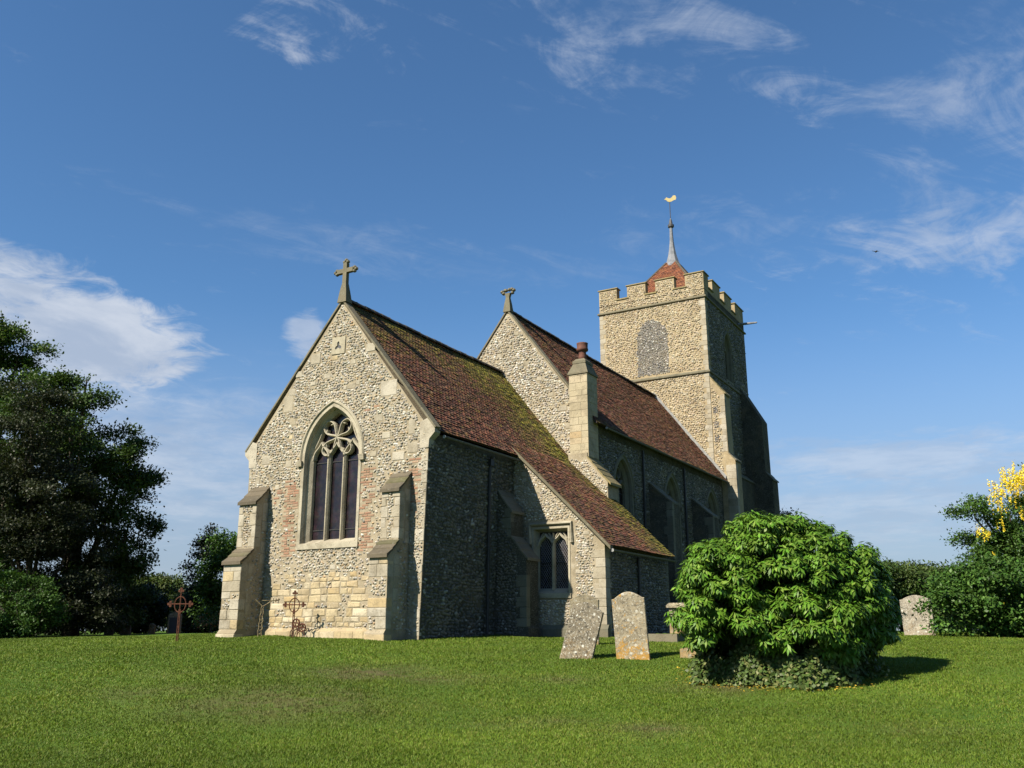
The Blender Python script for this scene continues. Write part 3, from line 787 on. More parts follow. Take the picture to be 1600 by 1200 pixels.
# chancel north buttress in the corner by the vestry, and downpipe
f = northf(.12)
b = profile_buttress(f, 3.78, 4.52, [(-.1, -.5), (1.17, -.5), (1.17, .25), (1.10, .33), (1.10, 2.28), (.58, 2.98), (.56, 3.72), (-.0, 4.5)], M['mortar_north_shade'])
setoff(f, 3.78, 4.52, 1.10, 2.28, .58, 2.95, M['northstone_shade'], b, 3); setoff(f, 3.78, 4.52, .56, 3.72, .08, 4.42, M['northstone_shade'], b, 3)
z = .3; k = 0; ff = eastf(3.78)
while z < 3.6:
    h = random.uniform(.24, .36); o = 1.22 if z < 2.05 else .68; wd = .22 if k % 2 else .36; k += 1
    if not 2.0 < z+h < 3.05: block(ff, o-wd, o+.012, z, z+h-.012, 'stone', M['northstone_shade'], b, proud=.014, deep=.2)
    z += h
flints(ff, [(.15, .1), (.95, .1), (.95, 2.3), (.62, 2.8), (.4, 3.9), (.15, 4.2)], .095, 'north', b, seed=41)
mb = MB(); mb.tube([(.36, 3.2, 5.35), (.28, 3.2, 5.1), (.22, 3.2, .1)], .05, 8)
for zz in (4.2, 2.6, 1.0): mb.tube([(.25, 3.2, zz-.04), (.25, 3.2, zz+.04)], .068, 8)
mb.box(.2, .38, 3.1, 3.3, 5.06, 5.26); mb.build('downpipe', M['iron'], church)

# ---------------------------------------------------------- tiled roofs
def tiled(P0, along, downv, L, S, name, parent_m, colf, tile=(.168, .105), thick=.06, seed=1, keepmask=None, singles=0, nx_off=0.):
    """roof slab with overlapping tiles. P0 top corner, along & downv unit vectors, L length, S slope length"""
    g = np.random.default_rng(seed)
    P0 = np.array(P0, float); A = np.array(along, float); D = np.array(downv, float); Nn = np.cross(A, D); Nn /= np.linalg.norm(Nn)
    if Nn[2] < 0: Nn = -Nn
    slab = MB(); c = [P0, P0+A*L, P0+A*L+D*(S-.05), P0+D*(S-.05)]
    slab.hexa([tuple(p-Nn*thick) for p in c]+[tuple(p) for p in c]); roof = slab.build(name, parent_m, church)
    tw, tg = tile; nr = int(S/tg); nc = int(L/tw)+1
    R, C = np.meshgrid(np.arange(nr), np.arange(nc), indexing='ij'); R = R.ravel(); C = C.ravel()
    u0 = (C+(R % 2)*.5-.5)*tw; u1 = u0+tw-.006
    u0 = np.clip(u0, 0, L); u1 = np.clip(u1, 0, L)
    s1 = (R+1)*tg+(S-nr*tg); s0 = s1-tg*1.6
    k = (u1-u0) > .03
    if keepmask is not None: k &= keepmask((u0+u1)/2, s1)
    u0, u1, s0, s1, R = u0[k], u1[k], np.maximum(s0[k], 0), s1[k], R[k]; n = len(u0)
    wob = .012*np.sin(u0*1.3+seed)+.010*np.sin(s1*1.9+u0*.7)          # old roofs sag
    lift = g.normal(0, .0035, n); s1 = s1+g.normal(0, .005, n); tl = g.normal(0, .004, (n, 2)); th = .016
    A8 = np.zeros((n, 8, 3))
    for i, (uu, ss, hh) in enumerate(((u0, s0, .004), (u1, s0, .004), (u1, s1, .014), (u0, s1, .014))):
        t = tl[:, 0] if i in (0, 3) else tl[:, 1]
        A8[:, i, 0] = uu; A8[:, i, 1] = ss; A8[:, i, 2] = hh+wob+lift+t+.006
        A8[:, i+4, 0] = uu; A8[:, i+4, 1] = ss; A8[:, i+4, 2] = hh+wob+lift+t+.006+(th if i > 1 else .006)
    V = P0+A8[..., 0:1]*A+A8[..., 1:2]*D+A8[..., 2:3]*Nn
    q = np.array([[4, 5, 6, 7], [3, 2, 6, 7], [0, 3, 7, 4], [1, 5, 6, 2]])
    col = colf((u0+u1)/2, s1, g)
    sel = np.zeros(n, bool)
    if singles:
        ctr = V.mean(1); dist = np.linalg.norm(ctr-CAM, axis=1); sel[np.argsort(dist)[:singles]] = True
    F = (q[None]+(np.arange((~sel).sum())*8)[:, None, None]).reshape(-1, 4)
    o = fast_mesh('tiles', V[~sel].reshape(-1, 3), F, M['tile'], roof, np.repeat(col[~sel], 8, 0)); o['kind'] = 'stuff'
    q6 = [(4, 5, 6, 7), (3, 2, 6, 7), (0, 3, 7, 4), (1, 5, 6, 2), (0, 1, 5, 4), (0, 3, 2, 1)]
    for i in np.where(sel)[0]:
        me = bpy.data.meshes.new('tile'); me.from_pydata([tuple(p) for p in V[i]], [], q6)
        a = me.attributes.new('col', 'FLOAT_COLOR', 'POINT'); a.data.foreach_set('color', np.tile([*col[i], 1.], 8).astype(np.float32)); me.materials.append(M['tile'])
        fix_normals(me); link('tile', me, roof)
    return roof
RED = np.array([[.115, .042, .026], [.140, .055, .033], [.085, .033, .023], [.105, .055, .036], [.062, .030, .022]])
MOSS = np.array([[.125, .112, .012], [.088, .090, .011], [.15, .125, .02], [.06, .058, .012]])
def tilecol(mossf, dark=1.):
    def fcol(u, s, g):
        n = len(u); c = RED[g.integers(0, 5, n)]*g.uniform(.75, 1.25, (n, 1))*dark
        m = np.clip(mossf(u, s)+g.normal(0, .16, n), 0, 1)[:, None]
        return c*(1-m)+MOSS[g.integers(0, 4, n)]*g.uniform(.7, 1.25, (n, 1))*m
    return fcol
def clump(u, s, seed): return .5+.5*vnoise(u, s, 1.9, seed)+.25*vnoise(u, s, 5.3, seed+3)
# chancel north slope, ridge at (AP,10.06) down to (.47,5.58)
cl = math.hypot(.47-AP, 10.06-5.58); cdn = np.array([(.47-AP)/cl, 0, -(10.06-5.58)/cl])
Y0c = .14; Lc = 9.56-Y0c
def moss_c(u, s):
    west = np.clip((u-Lc+4.2)/3.4, 0, 1); ridge = np.clip(1-s/2.6, 0, 1)
    return np.clip((clump(u, s, .3)+.25)*(1.25*west+.8*ridge+.06*(s < 4)), 0, 1)*.95
chan_roof = tiled((AP, Y0c, 10.06), (0, 1, 0), cdn, Lc, cl, 'chancel_roof', M['under'], tilecol(moss_c, .85), seed=11)
slope_strip([(AP, Y0c, 10.05), (AP, 9.56, 10.05), (-6.75, 9.56, 5.5), (-6.75, Y0c, 5.5)], 'chancel_roof', M['tile_single'], church, .08)
# vestry catslide: from the chancel slope down to (3.6,2.65)
vx0 = .10; vz0 = 10.06+(vx0-AP)*cdn[2]/cdn[0]+.03
vl = math.hypot(3.62-vx0, vz0-2.62); vdn = np.array([(3.62-vx0)/vl, 0, -(vz0-2.62)/vl])
Yv0, Yv1 = 4.55, 9.95
def moss_v(u, s):
    west = np.clip((u-3.2)/2.0, 0, 1); return np.clip((clump(u, s, 1.7)+.25)*(1.4*west+.10), 0, 1)*.95
# the part beside the nave corner buttress stops against it
ves_roof = tiled((vx0, Yv0, vz0), (0, 1, 0), vdn, Yv1-Yv0, vl, 'vestry_roof', M['under'], tilecol(moss_v, 1.0), seed=12, singles=300)
# verge mortar strip and fascia
mb = MB(); a = np.array((.3, Yv0-.01, vz0-(.3-vx0)*(vz0-2.62)/(3.62-vx0))); e = np.array((3.62, Yv0-.01, 2.62))
mb.hexa([tuple(a+(0, 0, -.12)), tuple(e+(0, 0, -.12)), tuple(e+(0, .2, -.12)), tuple(a+(0, .2, -.12)), tuple(a+(0, 0, -.005)), tuple(e+(0, 0, -.005)), tuple(e+(0, .2, -.005)), tuple(a+(0, .2, -.005))]); mb.build('verge', M['oldstone'], ves_roof)
def gutter(x, y0, y1, z, name='gutter'):
    mb = MB(); n = 6; V = []; F = []
    for y in (y0, y1):
        for k in range(n+1):
            t = math.pi+math.pi*k/n; V.append((x+.06*math.cos(t), y, z+.06*math.sin(t)))
        for k in range(n+1):
            t = 2*math.pi-math.pi*k/n; V.append((x+.05*math.cos(t), y, z+.05*math.sin(t)))
    m_ = 2*(n+1)
    for k in range(m_): F.append((k, (k+1) % m_, m_+(k+1) % m_, m_+k))
    mb.add(V, F); g = mb.build(name, M['gutter'], church)
    c = MB(); c.tube([(x, y0-.02, z-.02), (x, y0+.01, z-.02)], .05, 8); c.build('end_cap', M['whitecap'], g)
gutter(.56, .30, 4.5, 5.44); gutter(3.66, 4.62, 9.9, 2.50)

# ridge tiles
def ridge(x, y0, y1, z, parent, step=.42, r=.13):
    me = None; y = y0
    while y < y1-.05:
        L = min(step, y1-y)
        mb = MB(); n = 7; V = []
        for yy, rr in ((0, r), (L-.03, r*.96), (L-.012, r*1.05), (L-.002, r*1.05)):
            for k in range(n+1):
                t = math.pi*k/n; V.append((rr*1.15*math.cos(t), yy, rr*math.sin(t)-.05))
        F = [(i*(n+1)+k, i*(n+1)+k+1, (i+1)*(n+1)+k+1, (i+1)*(n+1)+k) for i in range(3) for k in range(n)]
        F += [tuple(range(n+1)), tuple(3*(n+1)+k for k in range(n+1))]
        mb.add(V, F)
        if me is None or L < step-.01:
            o = mb.build('ridge_tile', M['ridge'], parent); me = o.data
        else: o = link('ridge_tile', me, parent)
        o.location = (x, y, z+random.uniform(-.012, .012)-.02*math.sin((y-y0)/(y1-y0)*math.pi)); o.rotation_euler = (0, 0, random.uniform(-.015, .015)); y += step
ridge(AP, Y0c, 9.5, 10.10, chan_roof)

# gable copings and kneelers
def coping(p, q, y0, y1, parent, n=6, t=.075, m=None):
    p = np.array(p, float); q = np.array(q, float); d = (q-p); L = np.linalg.norm(d); d /= L; nn = np.array([-d[1], d[0]]); nn = nn if nn[1] > 0 else -nn
    for k in range(n):
        a = p+d*(L*k/n+.004); b = p+d*(L*(k+1)/n-.004); tt = t+random.uniform(-.006, .006); j = random.uniform(-.006, .006)
        mb = MB(); mb.hexa([(a[0], y0+j, a[1]), (b[0], y0+j, b[1]), (b[0], y1, b[1]), (a[0], y1, a[1]), (a[0]+nn[0]*tt*.7, y0+j, a[1]+nn[1]*tt*.7), (b[0]+nn[0]*tt*.7, y0+j, b[1]+nn[1]*tt*.7), (b[0]+nn[0]*tt, y1, b[1]+nn[1]*tt), (a[0]+nn[0]*tt, y1, a[1]+nn[1]*tt)])
        mb.build('coping_stone', m or M['oldstone'], parent)
coping((AP, 10.02), (.46, 5.62), -.05, .17, wall_c, 7); coping((AP, 10.02), (-6.78, 5.62), -.05, .17, wall_c, 7)
for s, xk in ((1, .25), (-1, -6.6)):
    mb = MB(); mb.prism([(xk-s*.30, 5.1), (xk+s*.0, 5.1), (xk+s*.02, 5.34), (xk+s*.20, 5.52), (xk+s*.21, 5.66), (xk-s*.05, 5.94), (xk-s*.30, 5.85)], -.03, .24, 'y')
    mb.build('kneeler', M['limestone'], wall_c)

def finial(x, y, z, s, broken, parent):
    mb = MB()
    mb.hexa([(x-.15*s, y-.12*s, z-.12*s), (x+.15*s, y-.12*s, z-.12*s), (x+.15*s, y+.14*s, z-.12*s), (x-.15*s, y+.14*s, z-.12*s), (x-.11*s, y-.09*s, z+.20*s), (x+.11*s, y-.09*s, z+.20*s), (x+.11*s, y+.09*s, z+.20*s), (x-.11*s, y+.09*s, z+.20*s)])
    mb.hexa([(x-.11*s, y-.09*s, z+.20*s), (x+.11*s, y-.09*s, z+.20*s), (x+.11*s, y+.09*s, z+.20*s), (x-.11*s, y+.09*s, z+.20*s), (x-.065*s, y-.06*s, z+.44*s), (x+.065*s, y-.06*s, z+.44*s), (x+.065*s, y+.06*s, z+.44*s), (x-.065*s, y+.06*s, z+.44*s)])
    if not broken:
        mb.hexa([(x-.065*s, y-.058*s, z+.44*s), (x+.065*s, y-.058*s, z+.44*s), (x+.065*s, y+.058*s, z+.44*s), (x-.065*s, y+.058*s, z+.44*s), (x-.06*s, y-.055*s, z+1.02*s), (x+.06*s, y-.055*s, z+1.02*s), (x+.06*s, y+.055*s, z+1.02*s), (x-.06*s, y+.055*s, z+1.02*s)])
        for sx in (-1, 1):
            mb.box(min(x+sx*.055*s, x+sx*.27*s), max(x+sx*.055*s, x+sx*.27*s), y-.055*s, y+.055*s, z+.74*s, z+.86*s)
        for ax_, az_ in ((-.30, .80), (.30, .80), (0, 1.06)):
            for da, dz_ in ((0, .05), (.055, 0), (-.055, 0), (0, -.05)):
                c = (x+(ax_+da)*s, y, z+(az_+dz_)*s); V = []; 
                mb.lathe([(.018*s, c[2]-.05*s), (.055*s, c[2]-.02*s), (.055*s, c[2]+.02*s), (.018*s, c[2]+.05*s)], c[0], c[1], 6)
    else:   # stump of a cross with curled leaf ends
        mb.hexa([(x-.065*s, y-.058*s, z+.44*s), (x+.065*s, y-.058*s, z+.44*s), (x+.065*s, y+.058*s, z+.44*s), (x-.065*s, y+.058*s, z+.44*s), (x-.11*s, y-.07*s, z+.60*s), (x+.11*s, y-.07*s, z+.60*s), (x+.11*s, y+.07*s, z+.60*s), (x-.11*s, y+.07*s, z+.60*s)])
        for ax_, az_ in ((-.17, .62), (.17, .62), (-.24, .70), (.24, .70), (-.06, .72), (.06, .74), (-.13, .75), (.14, .76)):
            c = (x+ax_*s, y+random.uniform(-.04, .04), z+az_*s)
            mb.lathe([(.02*s, c[2]-.07*s), (.075*s, c[2]-.025*s), (.07*s, c[2]+.02*s), (.02*s, c[2]+.06*s)], c[0], c[1], 6)
    return mb.build('cross_finial', M['oldstone'], parent)
finial(AP, .06, 10.12, 1.16, False, wall_c)

# ---------------------------------------------------------- vestry
YV = 4.76; VX = 3.34
def vtop(x): return vz0-(x-vx0)*(vz0-2.62)/(3.62-vx0)-.10
VE = eastf(YV)
vouter = [(.10, -.5), (VX, -.5), (VX, vtop(VX)), (.10, vtop(.10))]
vhole = [(.88, 1.28), (.88, 3.30), (2.20, 3.30), (2.20, 1.28)]
wall_v = panel(VE, vouter, [vhole], .4, 'vestry_wall', M['mortar'], church)
w, _, iw, d0, d1 = window(VE, 1.54, 1.28, 3.30, .66, 0, 'window', M['freestone'], frame=.15, depth=.24, lights=2, hood=False, square=True)
tag(w, 'square-headed two-light window with label mould and leaded panes')
tr = MB()
for k in range(2):
    x0 = 1.54-iw+iw*k; bar(VE, ogee(x0, x0+iw, 2.72, .36), .075, d0, d1, tr)
bar(VE, [(1.54, 2.6), (1.54, 2.80), (1.54, 3.12)], .05, d0, d1-.04, tr)
for k in range(2):   # carved spandrels
    x0 = 1.54-iw+iw*k
    for s in (0, 1):
        xa = x0+.01 if s == 0 else x0+iw-.01; t = 1 if s == 0 else -1
        bar(VE, bez((xa+t*.02, 2.92), (xa+t*.08, 2.98), (xa+t*.10, 3.06), (xa+t*.16, 3.12), 4), .05, d0, d1-.05, tr)
tr.build('tracery', M['freestone'], w)
lat = MB()
for k in range(2):
    x0 = 1.54-iw+iw*k+.03; x1 = x0+iw-.06
    for sgn in (-1, 1):
        for j in range(-6, 26):
            c = 1.30+j*.115; pts = []
            for xx in (x0, x1):
                yy = c+sgn*(xx-(x0+x1)/2)*1.5; pts.append((xx, yy))
            (xa, ya), (xb, yb) = pts
            lo, hi = 1.32, 3.10
            def cl_(xa, ya, xb, yb):
                t0, t1 = 0., 1.
                for b_, s_ in ((lo, 1), (hi, -1)):
                    fa, fb = s_*(ya-b_), s_*(yb-b_)
                    if fa < 0 and fb < 0: return None
                    if fa < 0: t0 = max(t0, fa/(fa-fb))
                    if fb < 0: t1 = min(t1, fa/(fa-fb))
                return None if t0 >= t1 else (xa+(xb-xa)*t0, ya+(yb-ya)*t0, xa+(xb-xa)*t1, ya+(yb-ya)*t1)
            r = cl_(xa, ya, xb, yb)
            if r: lat.tube([VE.p(r[0], r[1], -.246), VE.p(r[2], r[3], -.246)], .006, 4)
lat.build('lead_lattice', M['lead'], w)
lab = MB()
bar(VE, [(.84, 2.78), (.84, 3.38), (2.27, 3.38), (2.27, 2.78)], .11, -.02, .10, lab); lab.build('label_mould', M['freestone'], w)
rv = []
for u, v, a, b in ((2.75, 3.45-.4, .2, .12), (1.1, 4.45, .22, .16), (.6, 5.0, .2, .14), (2.55, 1.0, .26, .2), (2.45, 1.9, .16, .12)):
    put(VE, u, v, a, b, M['limestone'], wall_v, rv)
rv.append((.74, 2.37, 1.1, 3.48))
flints(VE, [(.15, .36), (VX-.03, .36), (VX-.03, vtop(VX)-.02), (.15, vtop(.15)-.04)], .085, 'nave', wall_v, (), rv+[(VX-.34, VX, 0, 3)], seed=51)
quoins(VX, YV, -1, 1, .35, 2.62, M['limestone'], wall_v, .40, .26, (.2, .34), .012)
mb = MB(); mb.prism([(YV-.10, -.5), (YV-.10, .24), (YV-.0, .36), (YV+.1, .36), (YV+.1, -.5)], 1.24, VX+.08, 'x'); mb.build('plinth', M['northstone_shade'], church)
mb = MB(); mb.box(VX-.4, VX-.004, YV+.4, 10.0, -.5, 2.72); mb.box(VX-.4, VX-.004, YV+.05, YV+.4, -.5, 2.66); mb.box(.3, VX-.4, 9.6, 10.0, -.5, 2.7); wv2 = mb.build('vestry_side_wall', M['mortar_north_shade'], church)
flints(northf(VX-.004), [(YV+.3, .02), (9.95, .02), (9.95, 2.5), (YV+.3, 2.5)], .10, 'north', wv2, seed=52)
mb = MB(); mb.tube([(VX+.07, 7.2, 2.45), (VX+.07, 7.2, .05)], .045, 8); mb.build('downpipe', M['iron'], church)
quoins(VX, 10.0, -1, -1, .0, 2.5, M['northstone_shade'], wv2, .3, .3)

# ---------------------------------------------------------- nave
YN = 9.58; NAX = -2.83; NR = 12.62; NEX = .98; NEZ = 7.60
def ntop(x): return NR-abs(x-NAX)*(NR-NEZ)/(NEX-NAX)
GE = eastf(YN)
wall_ng = panel(GE, [(-6.36, 2.), (.66, 2.), (.66, ntop(.66)-.06), (NAX, NR-.02), (-6.36, ntop(-6.36)-.06)], [], .4, 'nave_gable_wall', M['mortar'], church)
rn = []
for u, v, a, b in ((-4.0, 9.95, .22, .3), (-2.4, 11.6, .2, .14), (-1.4, 9.6, .22, .16), (-.4, 8.3, .3, .2), (-.9, 8.9, .2, .14), (-3.2, 10.8, .2, .15), (-.2, 7.6, .2, .2), (-2.0, 10.3, .24, .14)):
    put(GE, u, v, a, b, M['limestone'], wall_ng, rn)
flints(GE, [(-4.6, 8.2), (-3.1, 10.0), (.05, 6.1), (.05, 8.75), (NAX, NR-.12), (-4.8, 10.0)], .105, 'nave', wall_ng, (), rn, seed=61)
coping((NAX, NR+.0), (.02, ntop(.02)+.0), YN-.06, YN+.15, wall_ng, 6, .08); coping((NAX, NR+.0), (-6.5, ntop(-6.5)), YN-.06, YN+.15, wall_ng, 7, .08)
finial(NAX, YN+.05, NR+.10, 1.12, True, wall_ng)
nl = math.hypot(NEX-NAX, NR-NEZ); ndn = np.array([(NEX-NAX)/nl, 0, -(NR-NEZ)/nl]); Yn0, Yn1 = YN+.12, 25.6
def moss_n(u, s):
    e = np.clip(1-u/3.0, 0, 1)*np.clip(1-s/3., 0, 1); ea = np.clip((s-nl+.35)/.3, 0, 1)*.35
    return np.clip(clump(u, s, 4.1)*(.55*e+.10)+ea*clump(u, s, .5), 0, 1)
nave_roof = tiled((NAX, Yn0, NR), (0, 1, 0), ndn, Yn1-Yn0, nl, 'nave_roof', M['under'], tilecol(moss_n, 1.0), seed=13)
slope_strip([(NAX, Yn0, NR-.01), (NAX, Yn1, NR-.01), (-6.64, Yn1, NEZ), (-6.64, Yn0, NEZ)], 'nave_roof', M['tile_single'], church, .08)
ridge(NAX, Yn0, 25.5, NR+.04, nave_roof)
# lead flashing where the roof meets the tower
a = np.array((NAX, 25.54, NR+.03)); e = np.array((NEX-.05, 25.54, NEZ+.09)); mb = MB()
mb.hexa([tuple(a+(0, -.12, 0)), tuple(e+(0, -.12, 0)), tuple(e+(0, .06, 0)), tuple(a+(0, .06, 0)), tuple(a+(0, -.10, .03)), tuple(e+(0, -.10, .03)), tuple(e+(0, .05, .24)), tuple(a+(0, .05, .24))]); mb.build('flashing', M['flash'], nave_roof)
# north wall with three pointed windows
NWX = .68; NW = northf(NWX)
nwins = [(12.60, 5.55), (18.05, 5.6), (23.65, 5.65)]
holes = [arch(c, 2.6, s, .95, .45) for c, s in nwins]
wall_nn = panel(NW, [(YN+.02, -.5), (25.6, -.5), (25.6, NEZ+.1), (YN+.02, NEZ+.1)], holes, .5, 'nave_wall', M['mortar_north_shade'], church)
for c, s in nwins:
    w, _, iw, d0, d1 = window(NW, c, 2.6, s, .95, .45, 'window', M['northstone_shade'], frame=.26, lights=2)
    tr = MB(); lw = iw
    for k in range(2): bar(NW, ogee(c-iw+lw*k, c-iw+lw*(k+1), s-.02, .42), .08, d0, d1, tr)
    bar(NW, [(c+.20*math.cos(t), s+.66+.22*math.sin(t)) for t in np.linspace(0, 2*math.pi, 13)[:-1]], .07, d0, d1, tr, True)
    bar(NW, [(c, s+.36), (c, s+.46)], .07, d0, d1, tr); tr.build('tracery', M['northstone_shade'], w)
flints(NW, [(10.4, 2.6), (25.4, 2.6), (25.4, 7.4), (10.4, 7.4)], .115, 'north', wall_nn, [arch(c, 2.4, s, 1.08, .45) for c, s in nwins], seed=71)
mb = MB(); mb.box(-6.36, -5.9, YN+.4, 25.6, -.5, NEZ+.1); mb.build('nave_wall', M['mortar'], church)
gutter(NEX+.08, 10.3, 25.5, NEZ-.06)
for yb in (15.25, 20.55):
    b = profile_buttress(NW, yb, yb+.75, [(-.05, -.5), (1.0, -.5), (1.0, 5.25), (.95, 5.28), (.05, 6.15), (-.05, 6.15)], M['mortar_north_shade'])
    setoff(NW, yb, yb+.75, .97, 5.27, .02, 6.15, M['northstone_shade'], b, 4, .07)
    z = 3.
    while z < 5.1:
        h = random.uniform(.26, .38); wd = random.choice((.25, .4)); block(eastf(yb), NWX+1.0-wd, NWX+1.01, z, z+h-.01, 'stone', M['northstone_shade'], b, proud=.012, deep=.2); z += h
for yp in (14.55, 19.55):
    mb = MB(); mb.tube([(NWX+.09, yp, NEZ-.2), (NWX+.09, yp, .05)], .05, 8); mb.build('downpipe', M['iron'], church)

# corner buttress with the chimney shaft
bm_ = profile_buttress(northf(.0), 9.26, 10.2, [(-.05, -.5), (1.5, -.5), (1.5, 5.30), (.72, 6.28), (.72, 6.45), (-.05, 6.45)], M['mortar'])
flints(eastf(9.26), [(.05, 2.), (1.47, 2.), (1.47, 5.2), (.70, 6.2), (.05, 6.3)], .09, 'nave', bm_, seed=81)
setoff(northf(0.), 9.26, 10.2, 1.52, 5.28, .72, 6.28, M['coping_yellow'], bm_, 4, .07, .10)
mb = MB(); mb.box(.02, .76, 9.30, 10.16, 6.3, 9.48); shaft = mb.build('chimney_shaft', M['shaft'], church)
fs_, fn_ = eastf(9.30), northf(.76); z = 6.32; k = 0
while z < 9.42:
    h = min(random.uniform(.2, .30), 9.46-z)
    c = random.uniform(.25, .55) if k % 2 else random.choice((.38, .30, .50)); cuts = [.012, c, .768]
    for a, b_ in zip(cuts[:-1], cuts[1:]): block(fs_, a, b_-.006, z, z+h-.007, 'stone', M['shaft'], shaft, proud=.010, deep=.12, ch=.006, jit=.002)
    c = random.uniform(9.55, 9.9); cuts = [9.425, c, 10.165]
    for a, b_ in zip(cuts[:-1], cuts[1:]): block(fn_, a, b_-.006, z, z+h-.007, 'stone', M['shaft'], shaft, proud=.010, deep=.08, ch=.006, jit=.002)
    z += h; k += 1
def frust(x0, x1, y0, y1, z0, X0, X1, Y0_, Y1_, z1): return [(x0, y0, z0), (x1, y0, z0), (x1, y1, z0), (x0, y1, z0), (X0, Y0_, z1), (X1, Y0_, z1), (X1, Y1_, z1), (X0, Y1_, z1)]
mb = MB(); mb.hexa(frust(-.03, .81, 9.25, 10.21, 9.47, -.03, .81, 9.25, 10.21, 9.53)); mb.hexa(frust(-.02, .80, 9.26, 10.2, 9.53, .14, .64, 9.42, 10.04, 9.92)); mb.hexa(frust(.12, .66, 9.40, 10.06, 9.92, .12, .66, 9.40, 10.06, 10.02)); mb.hexa(frust(.13, .65, 9.41, 10.05, 10.02, .22, .56, 9.50, 9.96, 10.12)); mb.build('chimney_cap', M['oldstone'], shaft)
mb = MB(); mb.lathe([(.17, 10.08), (.15, 10.25), (.14, 10.42), (.155, 10.46), (.215, 10.48), (.225, 10.55), (.205, 10.60), (.21, 10.74), (.225, 10.78), (.17, 10.79), (.16, 10.6)], .39, 9.73, 14); mb.build('chimney_pot', M['pot'], shaft, True)

# ---------------------------------------------------------- tower
T0, T1, TX0, TX1 = 25.6, 33.2, -5.98, .32
TE, TN = eastf(T0), northf(TX1)
wall_t = panel(TE, [(TX0, -.5), (TX1, -.5), (TX1, 18.4), (TX0, 18.4)], [], .6, 'tower_wall', M['mortar_tan'], church)
blk = arch(-2.82, 13.85, 15.9, .98, .35)
quoins(TX1, T0, -1, 1, 8.2, 17.85, M['limestone'], wall_t, .34, .22, (.24, .36), .012); quoins(TX0, T0, 1, 1, 11., 17.85, M['limestone'], wall_t, .34, .22, (.24, .36), .012)
flints(TE, [(TX0+.03, 7.6), (TX1-.03, 7.6), (TX1-.03, 17.85), (TX0+.03, 17.85)], .125, 'tower', wall_t, [blk], [(TX0, TX0+.30, 5, 18), (TX1-.28, TX1, 5, 18), (-9, 9, 13.55, 13.78)], seed=91)
flints(TE, blk, .115, 'blocked', wall_t, seed=92)
bk = panel(eastf(T0-.006), [(u_+random.uniform(-.07, .07), v_+random.uniform(-.07, .07)) for (a_, b_) in zip((lambda q: q)(arch(-2.82, 13.9, 15.9, .92, .35)), arch(-2.82, 13.9, 15.9, .92, .35)[1:]+arch(-2.82, 13.9, 15.9, .92, .35)[:1]) for u_, v_ in ((a_[0], a_[1]), ((a_[0]+b_[0])/2, (a_[1]+b_[1])/2))], [], .03, 'blocked_window', mortar_mat('dark_infill', (.19, .17, .14), (.15, .135, .11), (.26, .23, .18)), wall_t)
tag(bk, 'blocked pointed opening filled with dark flint')
thole = arch(29.35, 13.95, 15.75, .72, .55)
wall_tn = panel(TN, [(T0+.6, -.5), (T1, -.5), (T1, 18.4), (T0+.6, 18.4)], [thole], .6, 'tower_wall', M['mortar_north_shade'], church)
mb = MB(); mb.box(TX1-.5, TX1-.004, T0+.3, T0+.6, -.5, 18.4); mb.build('tower_corner', M['mortar_north_shade'], wall_tn)
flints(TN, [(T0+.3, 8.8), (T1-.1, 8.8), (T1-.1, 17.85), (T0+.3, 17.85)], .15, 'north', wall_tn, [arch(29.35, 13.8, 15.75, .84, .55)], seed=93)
w, _, iw, d0, d1 = window(TN, 29.35, 13.95, 15.75, .72, .55, 'window', M['northstone_shade'], frame=.2, lights=2, bars=False, glassmat=M['blind'])
tr = MB()
for k in range(2): bar(TN, ogee(29.35-iw+iw*k, 29.35+iw*k, 15.7, .40), .08, d0, d1, tr)
tr.build('tracery', M['northstone_shade'], w)
for k in range(7):
    z = 14.15+k*.22
    for s in (0, 1):
        y0 = 29.35-iw+iw*s+.05; mb = MB(); y1 = y0+iw-.1
        mb.hexa([TN.p(y0, z, -.33), TN.p(y1, z, -.33), TN.p(y1, z-.12, -.20), TN.p(y0, z-.12, -.20), TN.p(y0, z+.025, -.33), TN.p(y1, z+.025, -.33), TN.p(y1, z-.095, -.20), TN.p(y0, z-.095, -.20)]); mb.build('louvre', M['blind'], w)
mb = MB(); mb.box(TX0, TX0+.6, T0+.6, T1, -.5, 18.4); mb.box(TX0+.6, TX1-.6, T1-.6, T1-.002, -.5, 18.4); mb.build('tower_wall', M['mortar_tan'], church)
def string(z, o, h, m):
    s = MB(); pf = [(0, z), (o, z+h*.15), (o, z+h*.6), (0, z+h)]
    x0, x1, y0, y1 = TX0, TX1, T0, T1; V = []; n = len(pf)
    for d, zz in pf: V += [(x0-d, y0-d, zz), (x1+d, y0-d, zz), (x1+d, y1+d, zz), (x0-d, y1+d, zz)]
    F = [(i*4+k, i*4+(k+1) % 4, (i+1)*4+(k+1) % 4, (i+1)*4+k) for i in range(n-1) for k in range(4)]
    s.add(V, F); return s.build('string_course', m, church)
string(17.86, .10, .16, M['oldstone']); string(13.56, .10, .18, M['oldstone'])
